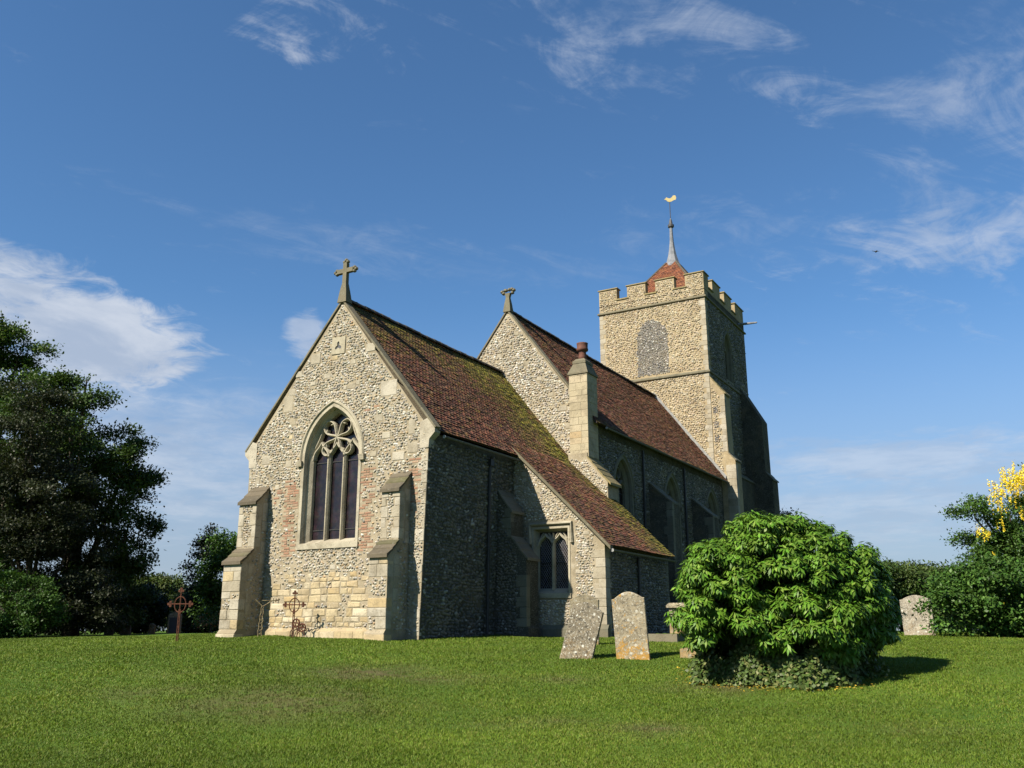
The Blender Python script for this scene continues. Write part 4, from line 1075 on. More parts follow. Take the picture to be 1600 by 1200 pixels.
# battlements
par = MB(); par.box(TX0, TX1, T0, T0+.4, 18.35, 18.62); par.box(TX0, TX1, T1-.4, T1, 18.35, 18.62); par.box(TX0, TX0+.4, T0+.4, T1-.4, 18.35, 18.62); par.box(TX1-.4, TX1, T0+.4, T1-.4, 18.35, 18.62)
par = par.build('parapet', M['mortar_tan'], church)
flints(TE, [(TX0+.02, 18.05), (TX1-.02, 18.05), (TX1-.02, 18.6), (TX0+.02, 18.6)], .125, 'tower', par, seed=95)
def merlon(x0, x1, y0, y1, sd):
    mb = MB(); mb.box(x0, x1, y0, y1, 18.62, 19.36); mr = mb.build('merlon', M['mortar_tan'], par)
    c = MB(); e = .06; c.box(x0-e, x1+e, y0-e, y1+e, 19.36, 19.41); c.hexa(frust(x0-e, x1+e, y0-e, y1+e, 19.41, x0+.05, x1-.05, y0+.12, y1-.12, 19.49)); c.build('merlon_cap', M['coping_yellow'], mr)
    if y0 == T0: flints(TE, [(x0+.02, 18.6), (x1-.02, 18.6), (x1-.02, 19.34), (x0+.02, 19.34)], .115, 'tower', mr, seed=sd)
ex = [(TX0, -4.86), (-4.22, -3.09), (-2.50, -1.38), (-.74, TX1)]
for i, (a, b_) in enumerate(ex):
    merlon(a, b_, T0, T0+.4, 100+i); merlon(a, b_, T1-.4, T1, 120+i)
for a, b_ in zip([p[1] for p in ex[:-1]], [p[0] for p in ex[1:]]):
    for y0, y1 in ((T0, T0+.4), (T1-.4, T1)):
        c = MB(); c.box(a-.08, b_+.08, y0-.06, y1+.06, 18.622, 18.70); c.build('crenel_cap', M['coping_yellow'], par)
yn = [(T0+.4, 26.45), (27.15, 28.55), (29.35, 30.75), (31.5, T1-.4)]
for i, (a, b_) in enumerate(yn):
    for x0, x1 in ((TX1-.4, TX1), (TX0, TX0+.4)):
        merlon(x0, x1, a+.001, b_, 140)
for a, b_ in zip([p[1] for p in yn[:-1]], [p[0] for p in yn[1:]]):
    c = MB(); c.box(TX1-.46, TX1+.06, a-.06, b_+.06, 18.622, 18.70); c.build('crenel_cap', M['coping_yellow'], par)
mb = MB(); mb.box(TX0+.4, TX1-.4, T0+.4, T1-.4, 18.1, 18.3); mb.build('tower_deck', M['lead'], church)
mb = MB(); mb.tube([(TX1-.1, 32.0, 18.17), (TX1+.75, 32.0, 18.12), (TX1+1.15, 32.0, 18.10)], [.09, .07, .05], 8); mb.build('water_spout', M['lead'], church)
# buttresses on the north-east and north-west corners
b = profile_buttress(TN, T0+.03, T0+1.0, [(-.1, -.5), (1.12, -.5), (1.12, 8.55), (1.10, 8.78), (.78, 9.15), (.74, 12.35), (-.1, 13.45)], M['mortar_tan'])
setoff(TN, T0+.03, T0+1.0, .76, 12.32, .02, 13.32, M['coping_yellow'], b, 4, .06); setoff(TN, T0+.03, T0+1.0, 1.12, 8.72, .76, 9.15, M['northstone_shade'], b, 3, .06)
z = 9.2; k = 0; f2 = eastf(T0+.03)
while z < 12.2:
    h = random.uniform(.26, .36); wd = .22 if k % 2 else .34; k += 1
    block(f2, TX1+.74-wd, TX1+.755, z, z+h-.01, 'stone', M['limestone'], b, proud=.012, deep=.3, jit=.004); z += h
for zz in (9.75, 10.5, 11.3): block(f2, TX1+.10, TX1+.36, zz, zz+.34, 'stone', M['slate'], b, proud=.008, jit=.01)
z = 5.
while z < 8.4:
    h = random.uniform(.28, .4); block(f2, TX1+.62, TX1+1.13, z, z+h-.01, 'stone', M['limestone'], b, proud=.012, deep=.3, jit=.005); z += h
flints(f2, [(TX1+.03, 7.5), (TX1+.5, 7.5), (TX1+.5, 12.2), (TX1+.03, 12.8)], .12, 'tower', b, seed=97)
b = profile_buttress(TN, 31.3, 32.5, [(-.1, -.5), (1.55, -.5), (1.53, 8.45), (1.18, 8.9), (1.17, 11.95), (.1, 13.9), (-.1, 13.9)], M['mortar_north_shade'])
setoff(TN, 31.3, 32.5, 1.54, 8.45, 1.19, 8.9, M['northstone_shade'], b, 2, .06)
b = profile_buttress(TN, T0+1.0, 31.3, [(-.1, -.5), (.55, -.5), (.50, 8.3), (.1, 8.75), (-.1, 8.75)], M['mortar_north_shade'], 'tower_base')
setoff(TN, T0+1.0, 31.3, .50, 8.3, .05, 8.75, M['northstone_shade'], b, 2, .05)
# pyramid cap and lead spike
PXc, PYc = -2.72, 29.4; hw = 2.6
A_ = np.array((PXc, PYc, 22.25))
spire = MB(); base_ = [(PXc-hw, PYc-hw, 18.5), (PXc+hw, PYc-hw, 18.5), (PXc+hw, PYc+hw, 18.5), (PXc-hw, PYc+hw, 18.5)]
spire.add(base_+[tuple(A_)], [(0, 1, 4), (1, 2, 4), (2, 3, 4), (3, 0, 4), (3, 2, 1, 0)]); spire = spire.build('spire', M['under'], church)
def pyr_tiles():
    V = []; F = []; C = []; g = np.random.default_rng(5)
    for side in range(4):
        p, q = np.array(base_[side]), np.array(base_[(side+1) % 4]); mid = (p+q)/2; D = mid-A_; S = np.linalg.norm(D); D /= S; A = (q-p)/np.linalg.norm(q-p); N_ = np.cross(A, D); N_ /= np.linalg.norm(N_); N_ = N_ if N_[2] > 0 else -N_
        nr = int(S/.12)
        for r in range(3, nr):
            s1 = (r+1)*.12; s0 = s1-.2; half = hw*s1/S*.995; nt = max(2, int(2*half/.17))
            for k in range(nt):
                a, b = -half+2*half*k/nt, -half+2*half*(k+1)/nt-.006; o = len(V); lf = g.normal(0, .004)
                for uu, ss, hh in ((a, s0, .005), (b, s0, .005), (b, s1, .02), (a, s1, .02), (a, s0, .012), (b, s0, .012), (b, s1, .038), (a, s1, .038)):
                    uu2 = np.clip(uu, -hw*ss/S, hw*ss/S); V.append(A_+A*uu2+D*ss+N_*(hh+lf))
                F += [[o+4, o+5, o+6, o+7], [o+3, o+2, o+6, o+7], [o, o+3, o+7, o+4], [o+1, o+5, o+6, o+2]]
                c = np.array([[.42, .15, .07], [.36, .13, .07], [.28, .11, .07], [.46, .19, .09]])[g.integers(0, 4)]*g.uniform(.36, .6); C += [c]*8
    o = fast_mesh('tiles', np.array(V), np.array(F), M['tile'], spire, np.array(C)); o['kind'] = 'stuff'
pyr_tiles()
for i in range(4):
    c = np.array(base_[i]); mb = MB(); mb.tube([tuple(c+(0, 0, .02)), tuple(A_+(c-A_)*.12)], .085, 6); mb.build('hip_tile', M['ridge'], spire)
mb = MB(); mb.lathe([(.55, 21.55), (.40, 21.9), (.27, 22.35), (.19, 22.8), (.13, 23.3), (.10, 24.0), (.10, 24.2), (.17, 24.25), (.18, 24.38), (.10, 24.42), (.09, 24.6), (.03, 24.85)], PXc, PYc, 8); mb.build('lead_spike', M['lead'], spire)
mb = MB(); mb.lathe([(.11, 24.2), (.19, 24.27), (.20, 24.40), (.12, 24.46), (.10, 24.62), (.06, 24.78)], PXc, PYc, 10); mb.build('spike_collar', M['darklead'], spire)
mb = MB(); mb.tube([(PXc, PYc, 24.6), (PXc, PYc, 26.0)], .025, 6); rod = mb.build('vane_rod', M['darklead'], spire)
ck = [(-.36, .02), (-.27, .10), (-.22, .18), (-.12, .12), (0, .10), (.10, .16), (.20, .30), (.34, .32), (.40, .18), (.36, .02), (.22, -.02), (.10, -.10), (-.04, -.14), (-.16, -.10), (-.24, 0)]
fr = Frame((PXc+.02, PYc, 26.10), (RT[0], RT[1], 0), (-RT[1], RT[0], 0))
mb = MB(); n = len(ck); tri = tessellate_polygon([[Vector((p[0], p[1], 0)) for p in ck]])
mb.add([fr.p(p[0], p[1], -.015) for p in ck]+[fr.p(p[0], p[1], .015) for p in ck], [tuple(t) for t in tri]+[tuple(i+n for i in reversed(t)) for t in tri]+[(i, (i+1) % n, n+(i+1) % n, n+i) for i in range(n)])
mb.build('weathercock', M['gold'], spire)

# ================================================================== HEADSTONES AND GRAVES
def headstone(px, py, wpx, hpx, m, label, style='shoulder', thick=.13, yaw=0., lean=0., pitch=0., depth=None, ins=None, group='headstones in the churchyard'):
    P = at_depth(px, py, depth) if depth else on_ground(px, py)
    dep = float((P-CAM)@FW); w = wpx/FPX*dep; h = hpx/FPX*dep/math.cos(PITCH)
    root = empty('headstone', (P[0], P[1], gz(P[0], P[1])-.02)); root.rotation_euler = (pitch, lean, yaw)
    hw = w/2; pts = [(-hw*.98, -.25), (-hw, 0)]
    if style == 'shoulder':
        pts += [(-hw*1.0, h*.90), (-hw*.86, h*.905)]
        pts += [(-hw*.86+hw*1.72*t, h*.905+h*.095*math.sin(math.pi*t)) for t in np.linspace(0, 1, 11)[1:-1]]
        pts += [(hw*.86, h*.905), (hw, h*.90)]
    elif style == 'round':
        pts += [(-hw*math.cos(t), h-hw*.55+hw*.55*math.sin(t)) for t in np.linspace(0, math.pi, 11)]
    elif style == 'scroll':
        pts += [(-hw, h*.84), (-hw*.9, h*.90)]+[(-hw*.72+hw*1.44*t, h*.90+h*.10*math.sin(math.pi*t)) for t in np.linspace(0, 1, 11)]+[(hw*.9, h*.90), (hw, h*.84)]
    elif style == 'slant':
        pts += [(-hw, h*.86), (-hw*.7, h*.97), (-hw*.2, h), (hw*.4, h*.93), (hw, h*.80)]
    pts += [(hw, 0), (hw*.98, -.25)]
    mb = MB(); n = len(pts); t = thick/2; c = .012
    ctr = np.mean(np.array(pts), 0)
    ins_ = [(p[0]+math.copysign(min(c, abs(p[0])), -p[0]), p[1]-(c if p[1] > h*.5 else 0)) for p in pts]
    V = [(p[0], -t, p[1]) for p in ins_]+[(p[0], -t+c, p[1]) for p in pts]+[(p[0], t-c, p[1]) for p in pts]+[(p[0], t, p[1]) for p in ins_]
    tri = tessellate_polygon([[Vector((p[0], p[1], 0)) for p in pts]])
    F = [tuple(q) for q in tri]+[tuple(3*n+i for i in reversed(q)) for q in tri]
    for r in range(3): F += [(r*n+i, r*n+(i+1) % n, (r+1)*n+(i+1) % n, (r+1)*n+i) for i in range(n)]
    mb.add(V, F); mb.build('slab', m, root)
    if ins is not None:
        mb = MB(); q = [(-hw*.72, h*.06), (hw*.72, h*.06), (hw*.72, h*.74), (-hw*.72, h*.74)]
        mb.hexa([(a, -t-.018, b) for a, b in (q[0], q[1])]+[(a, -t+.01, b) for a, b in (q[1], q[0])]+[(a, -t-.018, b) for a, b in (q[3], q[2])]+[(a, -t+.01, b) for a, b in (q[2], q[3])])
        mb.build('inset_panel', ins, root)
    return tag(root, label, 'headstone', group)
headstone(900, 1029, 50, 86, M['hs_white'], 'leaning headstone speckled with white lichen in front of vestry', 'shoulder', .14, .28, .26, -.06)
headstone(913, 1000, 46, 76, M['hs_plain'], 'mossy upright headstone half hidden behind the leaning one', 'shoulder', .12, .30, .02, 0, depth=21.5)
headstone(990, 1030, 52, 101, M['hs_orange'], 'upright headstone with orange lichen at its foot', 'shoulder', .12, .26, -.055, .03)
headstone(1437, 985, 45, 61, M['hs_pale'], 'pale round-topped headstone before the dark hedge at right', 'shoulder', .13, .02, -.035, 0, depth=26.5)
headstone(170, 988, 15, 17, M['hs_grey'], 'low grey headstone under the big dark trees, leftmost one', 'round', .12, .35, depth=41)
headstone(196, 987, 17, 19, M['hs_grey'], 'low grey headstone under the dark trees, second from left', 'scroll', .12, .35, depth=41)
headstone(238, 981, 10, 16, M['hs_plain'], 'small tan headstone left of the rusty iron cross', 'slant', .10, .35, depth=42)
headstone(272, 983, 20, 33, M['hs_plain'], 'arched headstone with dark inset panel behind the iron cross', 'scroll', .16, .6, ins=M['slate'], depth=40)

# chest tomb beside the bush
def chest_tomb():
    P = at_depth(1090, 990, 26.0); x, y = P[0], P[1]; z = gz(x, y)
    r = empty('chest_tomb', (x, y, z), .0)
    m = M['hs_plain']
    mb = MB(); mb.box(-.42, .42, -.95, .95, .10, .80); mb.build('chest', m, r)
    mb = MB(); mb.box(-.52, .52, -1.06, 1.06, .80, .86); mb.hexa(frust(-.52, .52, -1.06, 1.06, .86, -.46, .46, -1.0, 1.0, .93)); mb.build('lid', m, r)
    mb = MB(); mb.box(-.55, .55, -1.1, 1.1, -.2, .10); mb.build('base_slab', m, r)
    for sx, sy in ((-1, -1), (1, -1), (1, 1), (-1, 1)):
        mb = MB(); mb.box(min(sx*.36, sx*.46), max(sx*.36, sx*.46), min(sy*.89, sy*.99), max(sy*.89, sy*.99), .101, .799); mb.build('corner_pilaster', m, r)
    tag(r, 'pale stone chest tomb partly hidden behind the big bush', 'tomb')
chest_tomb()
def kerb(px, py, L, Wd, h, m, label, yaw, depth=None):
    P = at_depth(px, py, depth) if depth else on_ground(px, py); r = empty('grave_kerb', (P[0], P[1], gz(P[0], P[1])), yaw)
    for nm, (x0, x1, y0, y1) in dict(a=(-L/2, L/2, -Wd/2, -Wd/2+.12), b=(-L/2, L/2, Wd/2-.12, Wd/2), c=(-L/2, -L/2+.12, -Wd/2+.12, Wd/2-.12), d=(L/2-.12, L/2, -Wd/2+.12, Wd/2-.12)).items():
        mb = MB(); mb.box(x0, x1, y0, y1, -.2, h+random.uniform(-.01, .01)); mb.build('kerb_stone', m, r)
    mb = MB(); n = 7
    V = [(-L/2+.12+(L-.24)*i/n, -Wd/2+.12+(Wd-.24)*j/n, h*.55+.05*math.sin(3*i+2*j)+(.04 if 0 < i < n and 0 < j < n else -.02)) for j in range(n+1) for i in range(n+1)]
    mb.add(V, [(j*(n+1)+i, j*(n+1)+i+1, (j+1)*(n+1)+i+1, (j+1)*(n+1)+i) for j in range(n) for i in range(n)]); mb.build('turf', M['ground'], r)
    tag(r, label, 'grave kerb', 'stone grave kerbs')
kerb(1112, 1024, 1.0, 1.4, .14, M['hs_plain'], 'low stone grave kerb at left foot of the big bush', .12)
kerb(1047, 991, 1.0, 1.7, .14, M['oldstone'], 'sunken mossy grave kerb beside the chest tomb', .0, 24.0)

# iron crosses
def iron_cross(px, py, hpx, m, label, yaw, lean=0., ornate=True, depth=None):
    P = at_depth(px, py, depth) if depth else on_ground(px, py); dep = float((P-CAM)@FW); h = hpx/FPX*dep/math.cos(PITCH)
    r = empty('iron_cross', (P[0], P[1], gz(P[0], P[1])-.01), yaw); r.rotation_euler = (0, lean, yaw)
    c = h*.72
    mb = MB()
    for s in (-.022, .022): mb.tube([(s, 0, -.15), (s*.9, 0, c-.10*h)], .013, 6)
    for z in np.linspace(.12, c-.14*h, 6):
        if ornate: mb.tube([(-.026, 0, z-.012), (.026, 0, z+.012)], .012, 5)
    mb.tube([(0, 0, c-.2*h), (0, 0, h*.95)], .016, 6)
    mb.build('post', m, r)
    mb = MB(); mb.tube([(-.20*h, 0, c), (.20*h, 0, c)], .016, 6); mb.build('arm', m, r)
    mb = MB(); a, b = .115*h, .15*h
    mb.tube([(a*math.sin(t), 0, c+b*math.cos(t)-.01*h) for t in np.linspace(0, 2*math.pi, 21)], .015, 6)
    mb.build('ring', m, r)
    for ax_, az_, nm in ((-.20, 0, 'l'), (.20, 0, 'r'), (0, .25, 't')):
        mb = MB()
        for da, dz in ((.0, .035), (.0, -.035), (.04*np.sign(ax_), 0), (0, 0)) if nm != 't' else ((.035, 0), (-.035, 0), (0, .04), (0, 0)):
            x, z = (ax_+da)*h, c+(az_+dz)*h; mb.tube([(x, -.014, z), (x, .014, z)], .026*h, 8)
        mb.build('trefoil_end', m, r)
    return tag(r, label, 'iron cross', 'iron grave crosses')
iron_cross(276, 1006, 78, M['rust'], 'rusty iron grave cross standing alone on the lawn', .42, depth=23.)
iron_cross(457, 994, 68, M['rust'], 'rusty iron grave cross in front of the yellow rubble wall', .46, depth=25.2)
def pale_cross():
    P = at_depth(405, 993, 25.4); h = 1.12; r = empty('iron_cross', (P[0], P[1], gz(P[0], P[1])-.01)); r.rotation_euler = (0, .05, .9)
    m = M['paleiron']; mb = MB()
    for s in (-1, 1):
        mb.tube([(s*(.055-.028*t)+.012*math.sin(t*26), 0, t*.86) for t in np.linspace(-.1, 1, 20)], .014, 5)
    for k in range(8):
        z = .06+k*.095; w_ = .050-.004*k; mb.tube([(-w_, 0, z), (w_, 0, z+.075)], .010, 5); mb.tube([(w_, 0, z), (-w_, 0, z+.075)], .010, 5)
    mb.build('post', m, r)
    mb = MB(); mb.tube([(0, 0, .84), (-.10, 0, .92), (-.22, 0, 1.02)], .017, 6); mb.tube([(0, 0, .84), (.12, 0, .92), (.24, 0, 1.02)], .017, 6); mb.tube([(-.04, 0, 1.0), (.40, 0, 1.03)], .014, 6); mb.build('arm', m, r)
    for x in (.27, .34, .41):
        mb = MB(); mb.tube([(x, 0, .98), (x, 0, 1.09)], .014, 5); mb.build('arm_end', m, r)
    tag(r, 'pale broken iron grave cross in the shadow of the corner buttress', 'iron cross', 'iron grave crosses')
pale_cross()
# two small wrought markers leaning against the wall
for px, py, lab, hh in ((447, 991, 'small rusty iron grave marker against the wall, left of the cross', .52), (464, 991, 'small rusty iron grave marker against the wall, right of the cross', .36)):
    P = np.array([at_depth(px, py, 25.6)[0], -.22, 0]); r = empty('iron_marker', (P[0], P[1], gz(P[0], P[1]))); r.rotation_euler = (-.12, .1, .25)
    mb = MB()
    for s in (-1, 1): mb.tube([(s*.10, 0, -.05), (s*.12, 0, hh*.25), (s*.05, 0, hh*.45), (s*.02, 0, hh*.6)], .014, 5)
    mb.build('leg', M['rust'], r).data.update()
    mb = MB(); mb.tube([(.11*math.sin(t), 0, hh*.74+.11*math.cos(t)) for t in np.linspace(0, 2*math.pi, 13)], .022, 6); mb.tube([(-.1, 0, hh*.74), (.1, 0, hh*.74)], .018, 5); mb.tube([(0, 0, hh*.55), (0, 0, hh)], .018, 5); mb.build('ring', M['rust'], r)
    tag(r, lab, 'iron marker', 'small iron grave markers')

# ================================================================== PLANTS
def unit(v): return v/np.maximum(np.linalg.norm(v, axis=-1, keepdims=True), 1e-9)
def leaves(C, D, Nn, L, Wd, col, name, m, parent, fold=.12):
    """diamond leaves: centre-base C, direction D, normal Nn"""
    n = len(C); D = unit(D); S = unit(np.cross(D, Nn)); Nn = np.cross(S, D); L = np.broadcast_to(np.asarray(L, float), (n,))[:, None]; Wd = np.broadcast_to(np.asarray(Wd, float), (n,))[:, None]
    V = np.stack([C, C+D*L*.45+S*Wd*.5-Nn*fold*Wd, C+D*L-Nn*L*.06, C+D*L*.45-S*Wd*.5-Nn*fold*Wd], 1)
    F = (np.array([[0, 1, 2], [0, 2, 3]])[None]+(np.arange(n)*4)[:, None, None]).reshape(-1, 3)
    return fast_mesh(name, V.reshape(-1, 3), F, m, parent, np.repeat(col, 4, 0))
def rdir(g, n): return unit(g.normal(size=(n, 3)))
def leafcol(g, n, c, var=.3, alt=None, pa=.2):
    o = np.array(c)*g.uniform(1-var, 1+var, (n, 1))*g.uniform(.9, 1.1, (n, 3))
    if alt is not None:
        k = g.random(n) < pa; o[k] = np.array(alt)*g.uniform(.8, 1.2, (k.sum(), 1))
    return o
def lump_points(g, lumps, n, rlo=.55):
    Lm = np.array(lumps, float); w = (Lm[:, 3]*Lm[:, 4]+Lm[:, 4]*Lm[:, 5]+Lm[:, 3]*Lm[:, 5]); k = g.choice(len(Lm), n, p=w/w.sum())
    d = rdir(g, n); r = g.uniform(rlo**2, 1., n)**.5*g.uniform(.93, 1.06, n)
    return Lm[k, :3]+d*Lm[k, 3:]*r[:, None], d
def crown_plant(name, label, cat, loc, lumps, clumps, per, lsize, col, seed, trunk=.15, m=None, spread=.30, alt=None, pa=.2, group=None, droop=.2, rlo=.55, wl=.62, limbs=True, minz=.03, var=.3, twigs=0):
    g = np.random.default_rng(seed); loc = np.array(loc, float)
    r = empty(name, tuple(loc))
    nb = max(10, clumps//10); B, bd = lump_points(g, lumps, nb, max(rlo, .70)); Lr = np.array(lumps)[:, 3:].mean()
    bi = g.integers(0, nb, clumps); brd = (g.uniform(.20, .38, nb)*Lr)[bi][:, None]
    d = rdir(g, clumps); d[:, 2] = np.abs(d[:, 2])*1.1-.15; d = unit(d+bd[bi]*.6)
    P = B[bi]-bd[bi]*brd*.3+d*brd*np.array([1, 1, .55])*g.uniform(.75, 1.05, (clumps, 1))
    sp = spread*g.uniform(.6, 1.3, clumps)
    C = np.repeat(P, per, 0)+g.normal(0, 1, (clumps*per, 3))*np.repeat(sp, per)[:, None]*np.array([1, 1, .62])
    dd = np.repeat(d, per, 0); n = len(C)
    tone = np.repeat(g.uniform(.8, 1.15, clumps)*g.uniform(.8, 1.2, nb)[bi], per)[:, None]
    k = C[:, 2] > minz; C, dd, tone = C[k], dd[k], tone[k]; n = len(C)
    D = unit(dd*.7+rdir(g, n)*.9+np.array([0, 0, -droop])); Nn = unit(rdir(g, n)*.55+dd*.55+np.array([0, 0, .7]))
    L = lsize*g.uniform(.65, 1.3, n)
    o = leaves(C, D, Nn, L, L*wl, leafcol(g, n, col, var, alt, pa)*tone, 'crown', m or M['leaf'], r)
    mb = MB(); Lm = np.array(lumps); zc = Lm[:, 2].mean(); bx, by = 0., 0.
    th = max(.15*Lm[:, 2].max(), Lm[:, 2].min()*.7)
    mb.tube([(bx, by, -.3), (bx+.02, by+.01, th*.5), (bx+.03, by+.0, th)], [trunk*1.25, trunk, trunk*.85], 8)
    tr = mb.build('trunk', M['bark'], r)
    if limbs:
        for l in lumps:
            mb = MB(); e = np.array(l[:3]); mid = e*.5+np.array([.0, 0, th*.5+.1*l[5]])
            mb.tube([(bx+.03, by, th*.85), tuple(mid*.6+e*.1+np.array([0, 0, th*.2])), tuple(e*.85+mid*.15), tuple(e+np.array([.1, .05, l[5]*.55]))], [trunk*.55, trunk*.4, trunk*.25, trunk*.08], 6)
            mb.build('limb', M['bark'], tr)
    if group: r['group'] = group
    return tag(r, label, cat)
def local(px, py, depth, loc):      # offset of a pixel at a depth from a base point
    return at_depth(px, py, depth)-np.array(loc)
def lumps_px(loc, items):           # items: px,py,depth, rx_px, rz_px, depth radius m
    out = []
    for px, py, dep, rx, rz, ry in items:
        p = local(px, py, dep, loc); k = dep/FPX; out.append((p[0], p[1], p[2], (rx*k+ry)/2 if ry else rx*k, ry or rx*k, rz*k))
    return out

# --- the big glossy bush with drooping leaf whorls
def big_bush():
    g = np.random.default_rng(44); Q = on_ground(1222, 1072); dep = float((Q-CAM)@FW)+1.25
    loc = CAM+(Q-CAM)*(dep/float((Q-CAM)@FW)); loc = np.array([loc[0], loc[1], gz(loc[0], loc[1])])
    r = empty('bush', tuple(loc))
    items = [(1225, 905, 0, 118, 90, 1.25), (1140, 915, -.3, 72, 76, 1.0), (1300, 925, .1, 78, 80, 1.1), (1195, 860, .1, 80, 52, 1.0), (1268, 875, .2, 74, 52, 1.0), (1112, 960, -.5, 46, 56, .8), (1345, 970, .3, 38, 46, .8), (1240, 970, -.75, 95, 52, .8), (1165, 980, -.65, 66, 52, .7), (1320, 895, .2, 52, 46, .9), (1290, 1000, -.5, 62, 44, .7), (1220, 845, .2, 48, 38, .7), (1090, 945, -.1, 22, 30, .5), (1370, 950, .4, 14, 40, .5)]
    L = []
    for px, py, dd, rx, rz, ry in items:
        de = dep+dd; p = at_depth(px, py, de)-loc; k = de/FPX; L.append((p[0], p[1], p[2], rx*k, ry*1.05, rz*k))
    L = np.array(L)
    # boughs: many small tiers of shoots over the outline, dark hollows left between them
    L[:, 3:] *= .86
    B, bd = lump_points(g, L, 1500, .95)
    depth_in = np.array([np.max(1-np.linalg.norm((p-L[:, :3])/L[:, 3:], axis=1)) for p in B]); o_ = depth_in < .16; B, bd = B[o_], bd[o_]
    sel = []
    for q in range(len(B)):
        if B[q, 2] > .30 and all(np.linalg.norm((B[q]-B[t_])*np.array([1, 1, 1.15])) > .31 for t_ in sel): sel.append(q)
    B, bd = B[sel], bd[sel]; nb = len(B); ns = 40
    d = rdir(g, nb*ns); d[:, 2] = np.abs(d[:, 2])*1.0-.25; d = unit(d+np.repeat(bd, ns, 0)*.6); br = np.repeat(g.uniform(.19, .38, nb), ns)[:, None]
    P = np.repeat(B, ns, 0)-np.repeat(bd, ns, 0)*.06+d*br*np.array([1, 1, .8])*g.uniform(.65, 1.10, (nb*ns, 1))
    top = (P[:, 2] > 1.9) & (g.random(len(P)) < .025); P[top] += np.array([0, 0, 1.])*g.uniform(.06, .2, (top.sum(), 1))
    tc_ = (CAM-loc)[:2]; tc_ = tc_/np.linalg.norm(tc_); fr_ = P[:, :2]@tc_; lt_ = P[:, :2]@np.array(RT[:2])
    keep = P[:, 2] > np.where((fr_ > .5) & (lt_ < .25), .60+.16*np.sin(lt_*5+1), .25); P, d = P[keep], d[keep]; n = len(P)
    per = 11; ax_ = unit(d*.65+np.array([0, 0, .75])); t = unit(np.cross(ax_, rdir(g, n))); b = np.cross(ax_, t)
    ang = (np.arange(per)/per*2*math.pi*1.618)[None]+g.uniform(0, 6.3, (n, 1)); el = np.linspace(.15, -1.05, per)[None]+g.normal(0, .22, (n, per))
    Dr = t[:, None]*np.cos(ang)[..., None]+b[:, None]*np.sin(ang)[..., None]
    D = unit(Dr*np.cos(el)[..., None]+ax_[:, None]*np.sin(el)[..., None]+np.array([0, 0, -.38]))
    C = P[:, None]+ax_[:, None]*np.linspace(.03, -.09, per)[None, :, None]+D*.015
    Nn = unit(ax_[:, None]*.8+Dr*.5+g.normal(0, .15, D.shape))
    C, D, Nn = C.reshape(-1, 3), D.reshape(-1, 3), Nn.reshape(-1, 3); m = len(C)
    Ln = g.uniform(.10, .16, m); tone = np.repeat(g.uniform(.75, 1.2, n), per)[:, None]
    leaves(C, D, Nn, Ln, Ln*.33, leafcol(g, m, (.074, .155, .014), .25, (.13, .20, .03), .15)*tone, 'crown', M['leaf_gloss'], r)
    # inner leaves, coloured dark to stand in for shade inside the bush
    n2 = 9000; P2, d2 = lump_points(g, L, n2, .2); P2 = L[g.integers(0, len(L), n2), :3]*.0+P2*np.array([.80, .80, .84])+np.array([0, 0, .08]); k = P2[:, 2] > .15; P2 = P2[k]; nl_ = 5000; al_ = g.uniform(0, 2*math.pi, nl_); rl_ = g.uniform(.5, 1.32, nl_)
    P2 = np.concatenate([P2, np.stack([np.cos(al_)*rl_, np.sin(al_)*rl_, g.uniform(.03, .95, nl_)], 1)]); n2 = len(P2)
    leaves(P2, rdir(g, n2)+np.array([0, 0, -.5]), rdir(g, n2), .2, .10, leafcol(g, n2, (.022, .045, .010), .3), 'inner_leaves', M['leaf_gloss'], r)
    mb = MB()
    for l in L: mb.tube([(g.normal(0, .15), g.normal(0, .15), -.2), tuple(l[:3]*.5+np.array([0, 0, .1])), tuple(l[:3])], [.05, .035, .015], 6)
    tag(mb.build('stems', M['bark'], r), kind='stuff')
    # ivy round the foot
    n3 = 15000; a = g.uniform(0, 2*math.pi, n3); toc = unit(CAM[None]-loc[None])[0]; fz = np.arctan2(toc[1], toc[0]); a = fz+g.normal(-.22, .75, n3)
    hh = np.abs(g.normal(0, .44, n3)); rr = (1.46+.10*np.sin(a*5)+.07*np.sin(a*11+1))*(1-hh*.20)*g.uniform(.84, 1.05, n3)
    P3 = np.stack([np.cos(a)*rr*1.08, np.sin(a)*rr*1.08, hh+.02], 1); k = hh < (1.0-.30*np.abs(a-fz))*(.75+.3*np.sin(a*7)); P3 = P3[k]; a = a[k]; n3 = len(P3)
    out = np.stack([np.cos(a), np.sin(a), .5+0*a], 1)
    P3[:, 2] += ground_z(P3[:, 0]+loc[0], P3[:, 1]+loc[1])-loc[2]
    leaves(P3, rdir(g, n3)+np.array([0, 0, -.4]), unit(out+rdir(g, n3)*.5), g.uniform(.055, .10, n3), g.uniform(.05, .085, n3), leafcol(g, n3, (.060, .095, .022), .35, (.14, .15, .05), .2), 'ivy', M['leaf'], r)
    return tag(r, 'large round bright green bush with drooping glossy leaves and ivy foot', 'bush'), loc
bush, BLOC = big_bush()

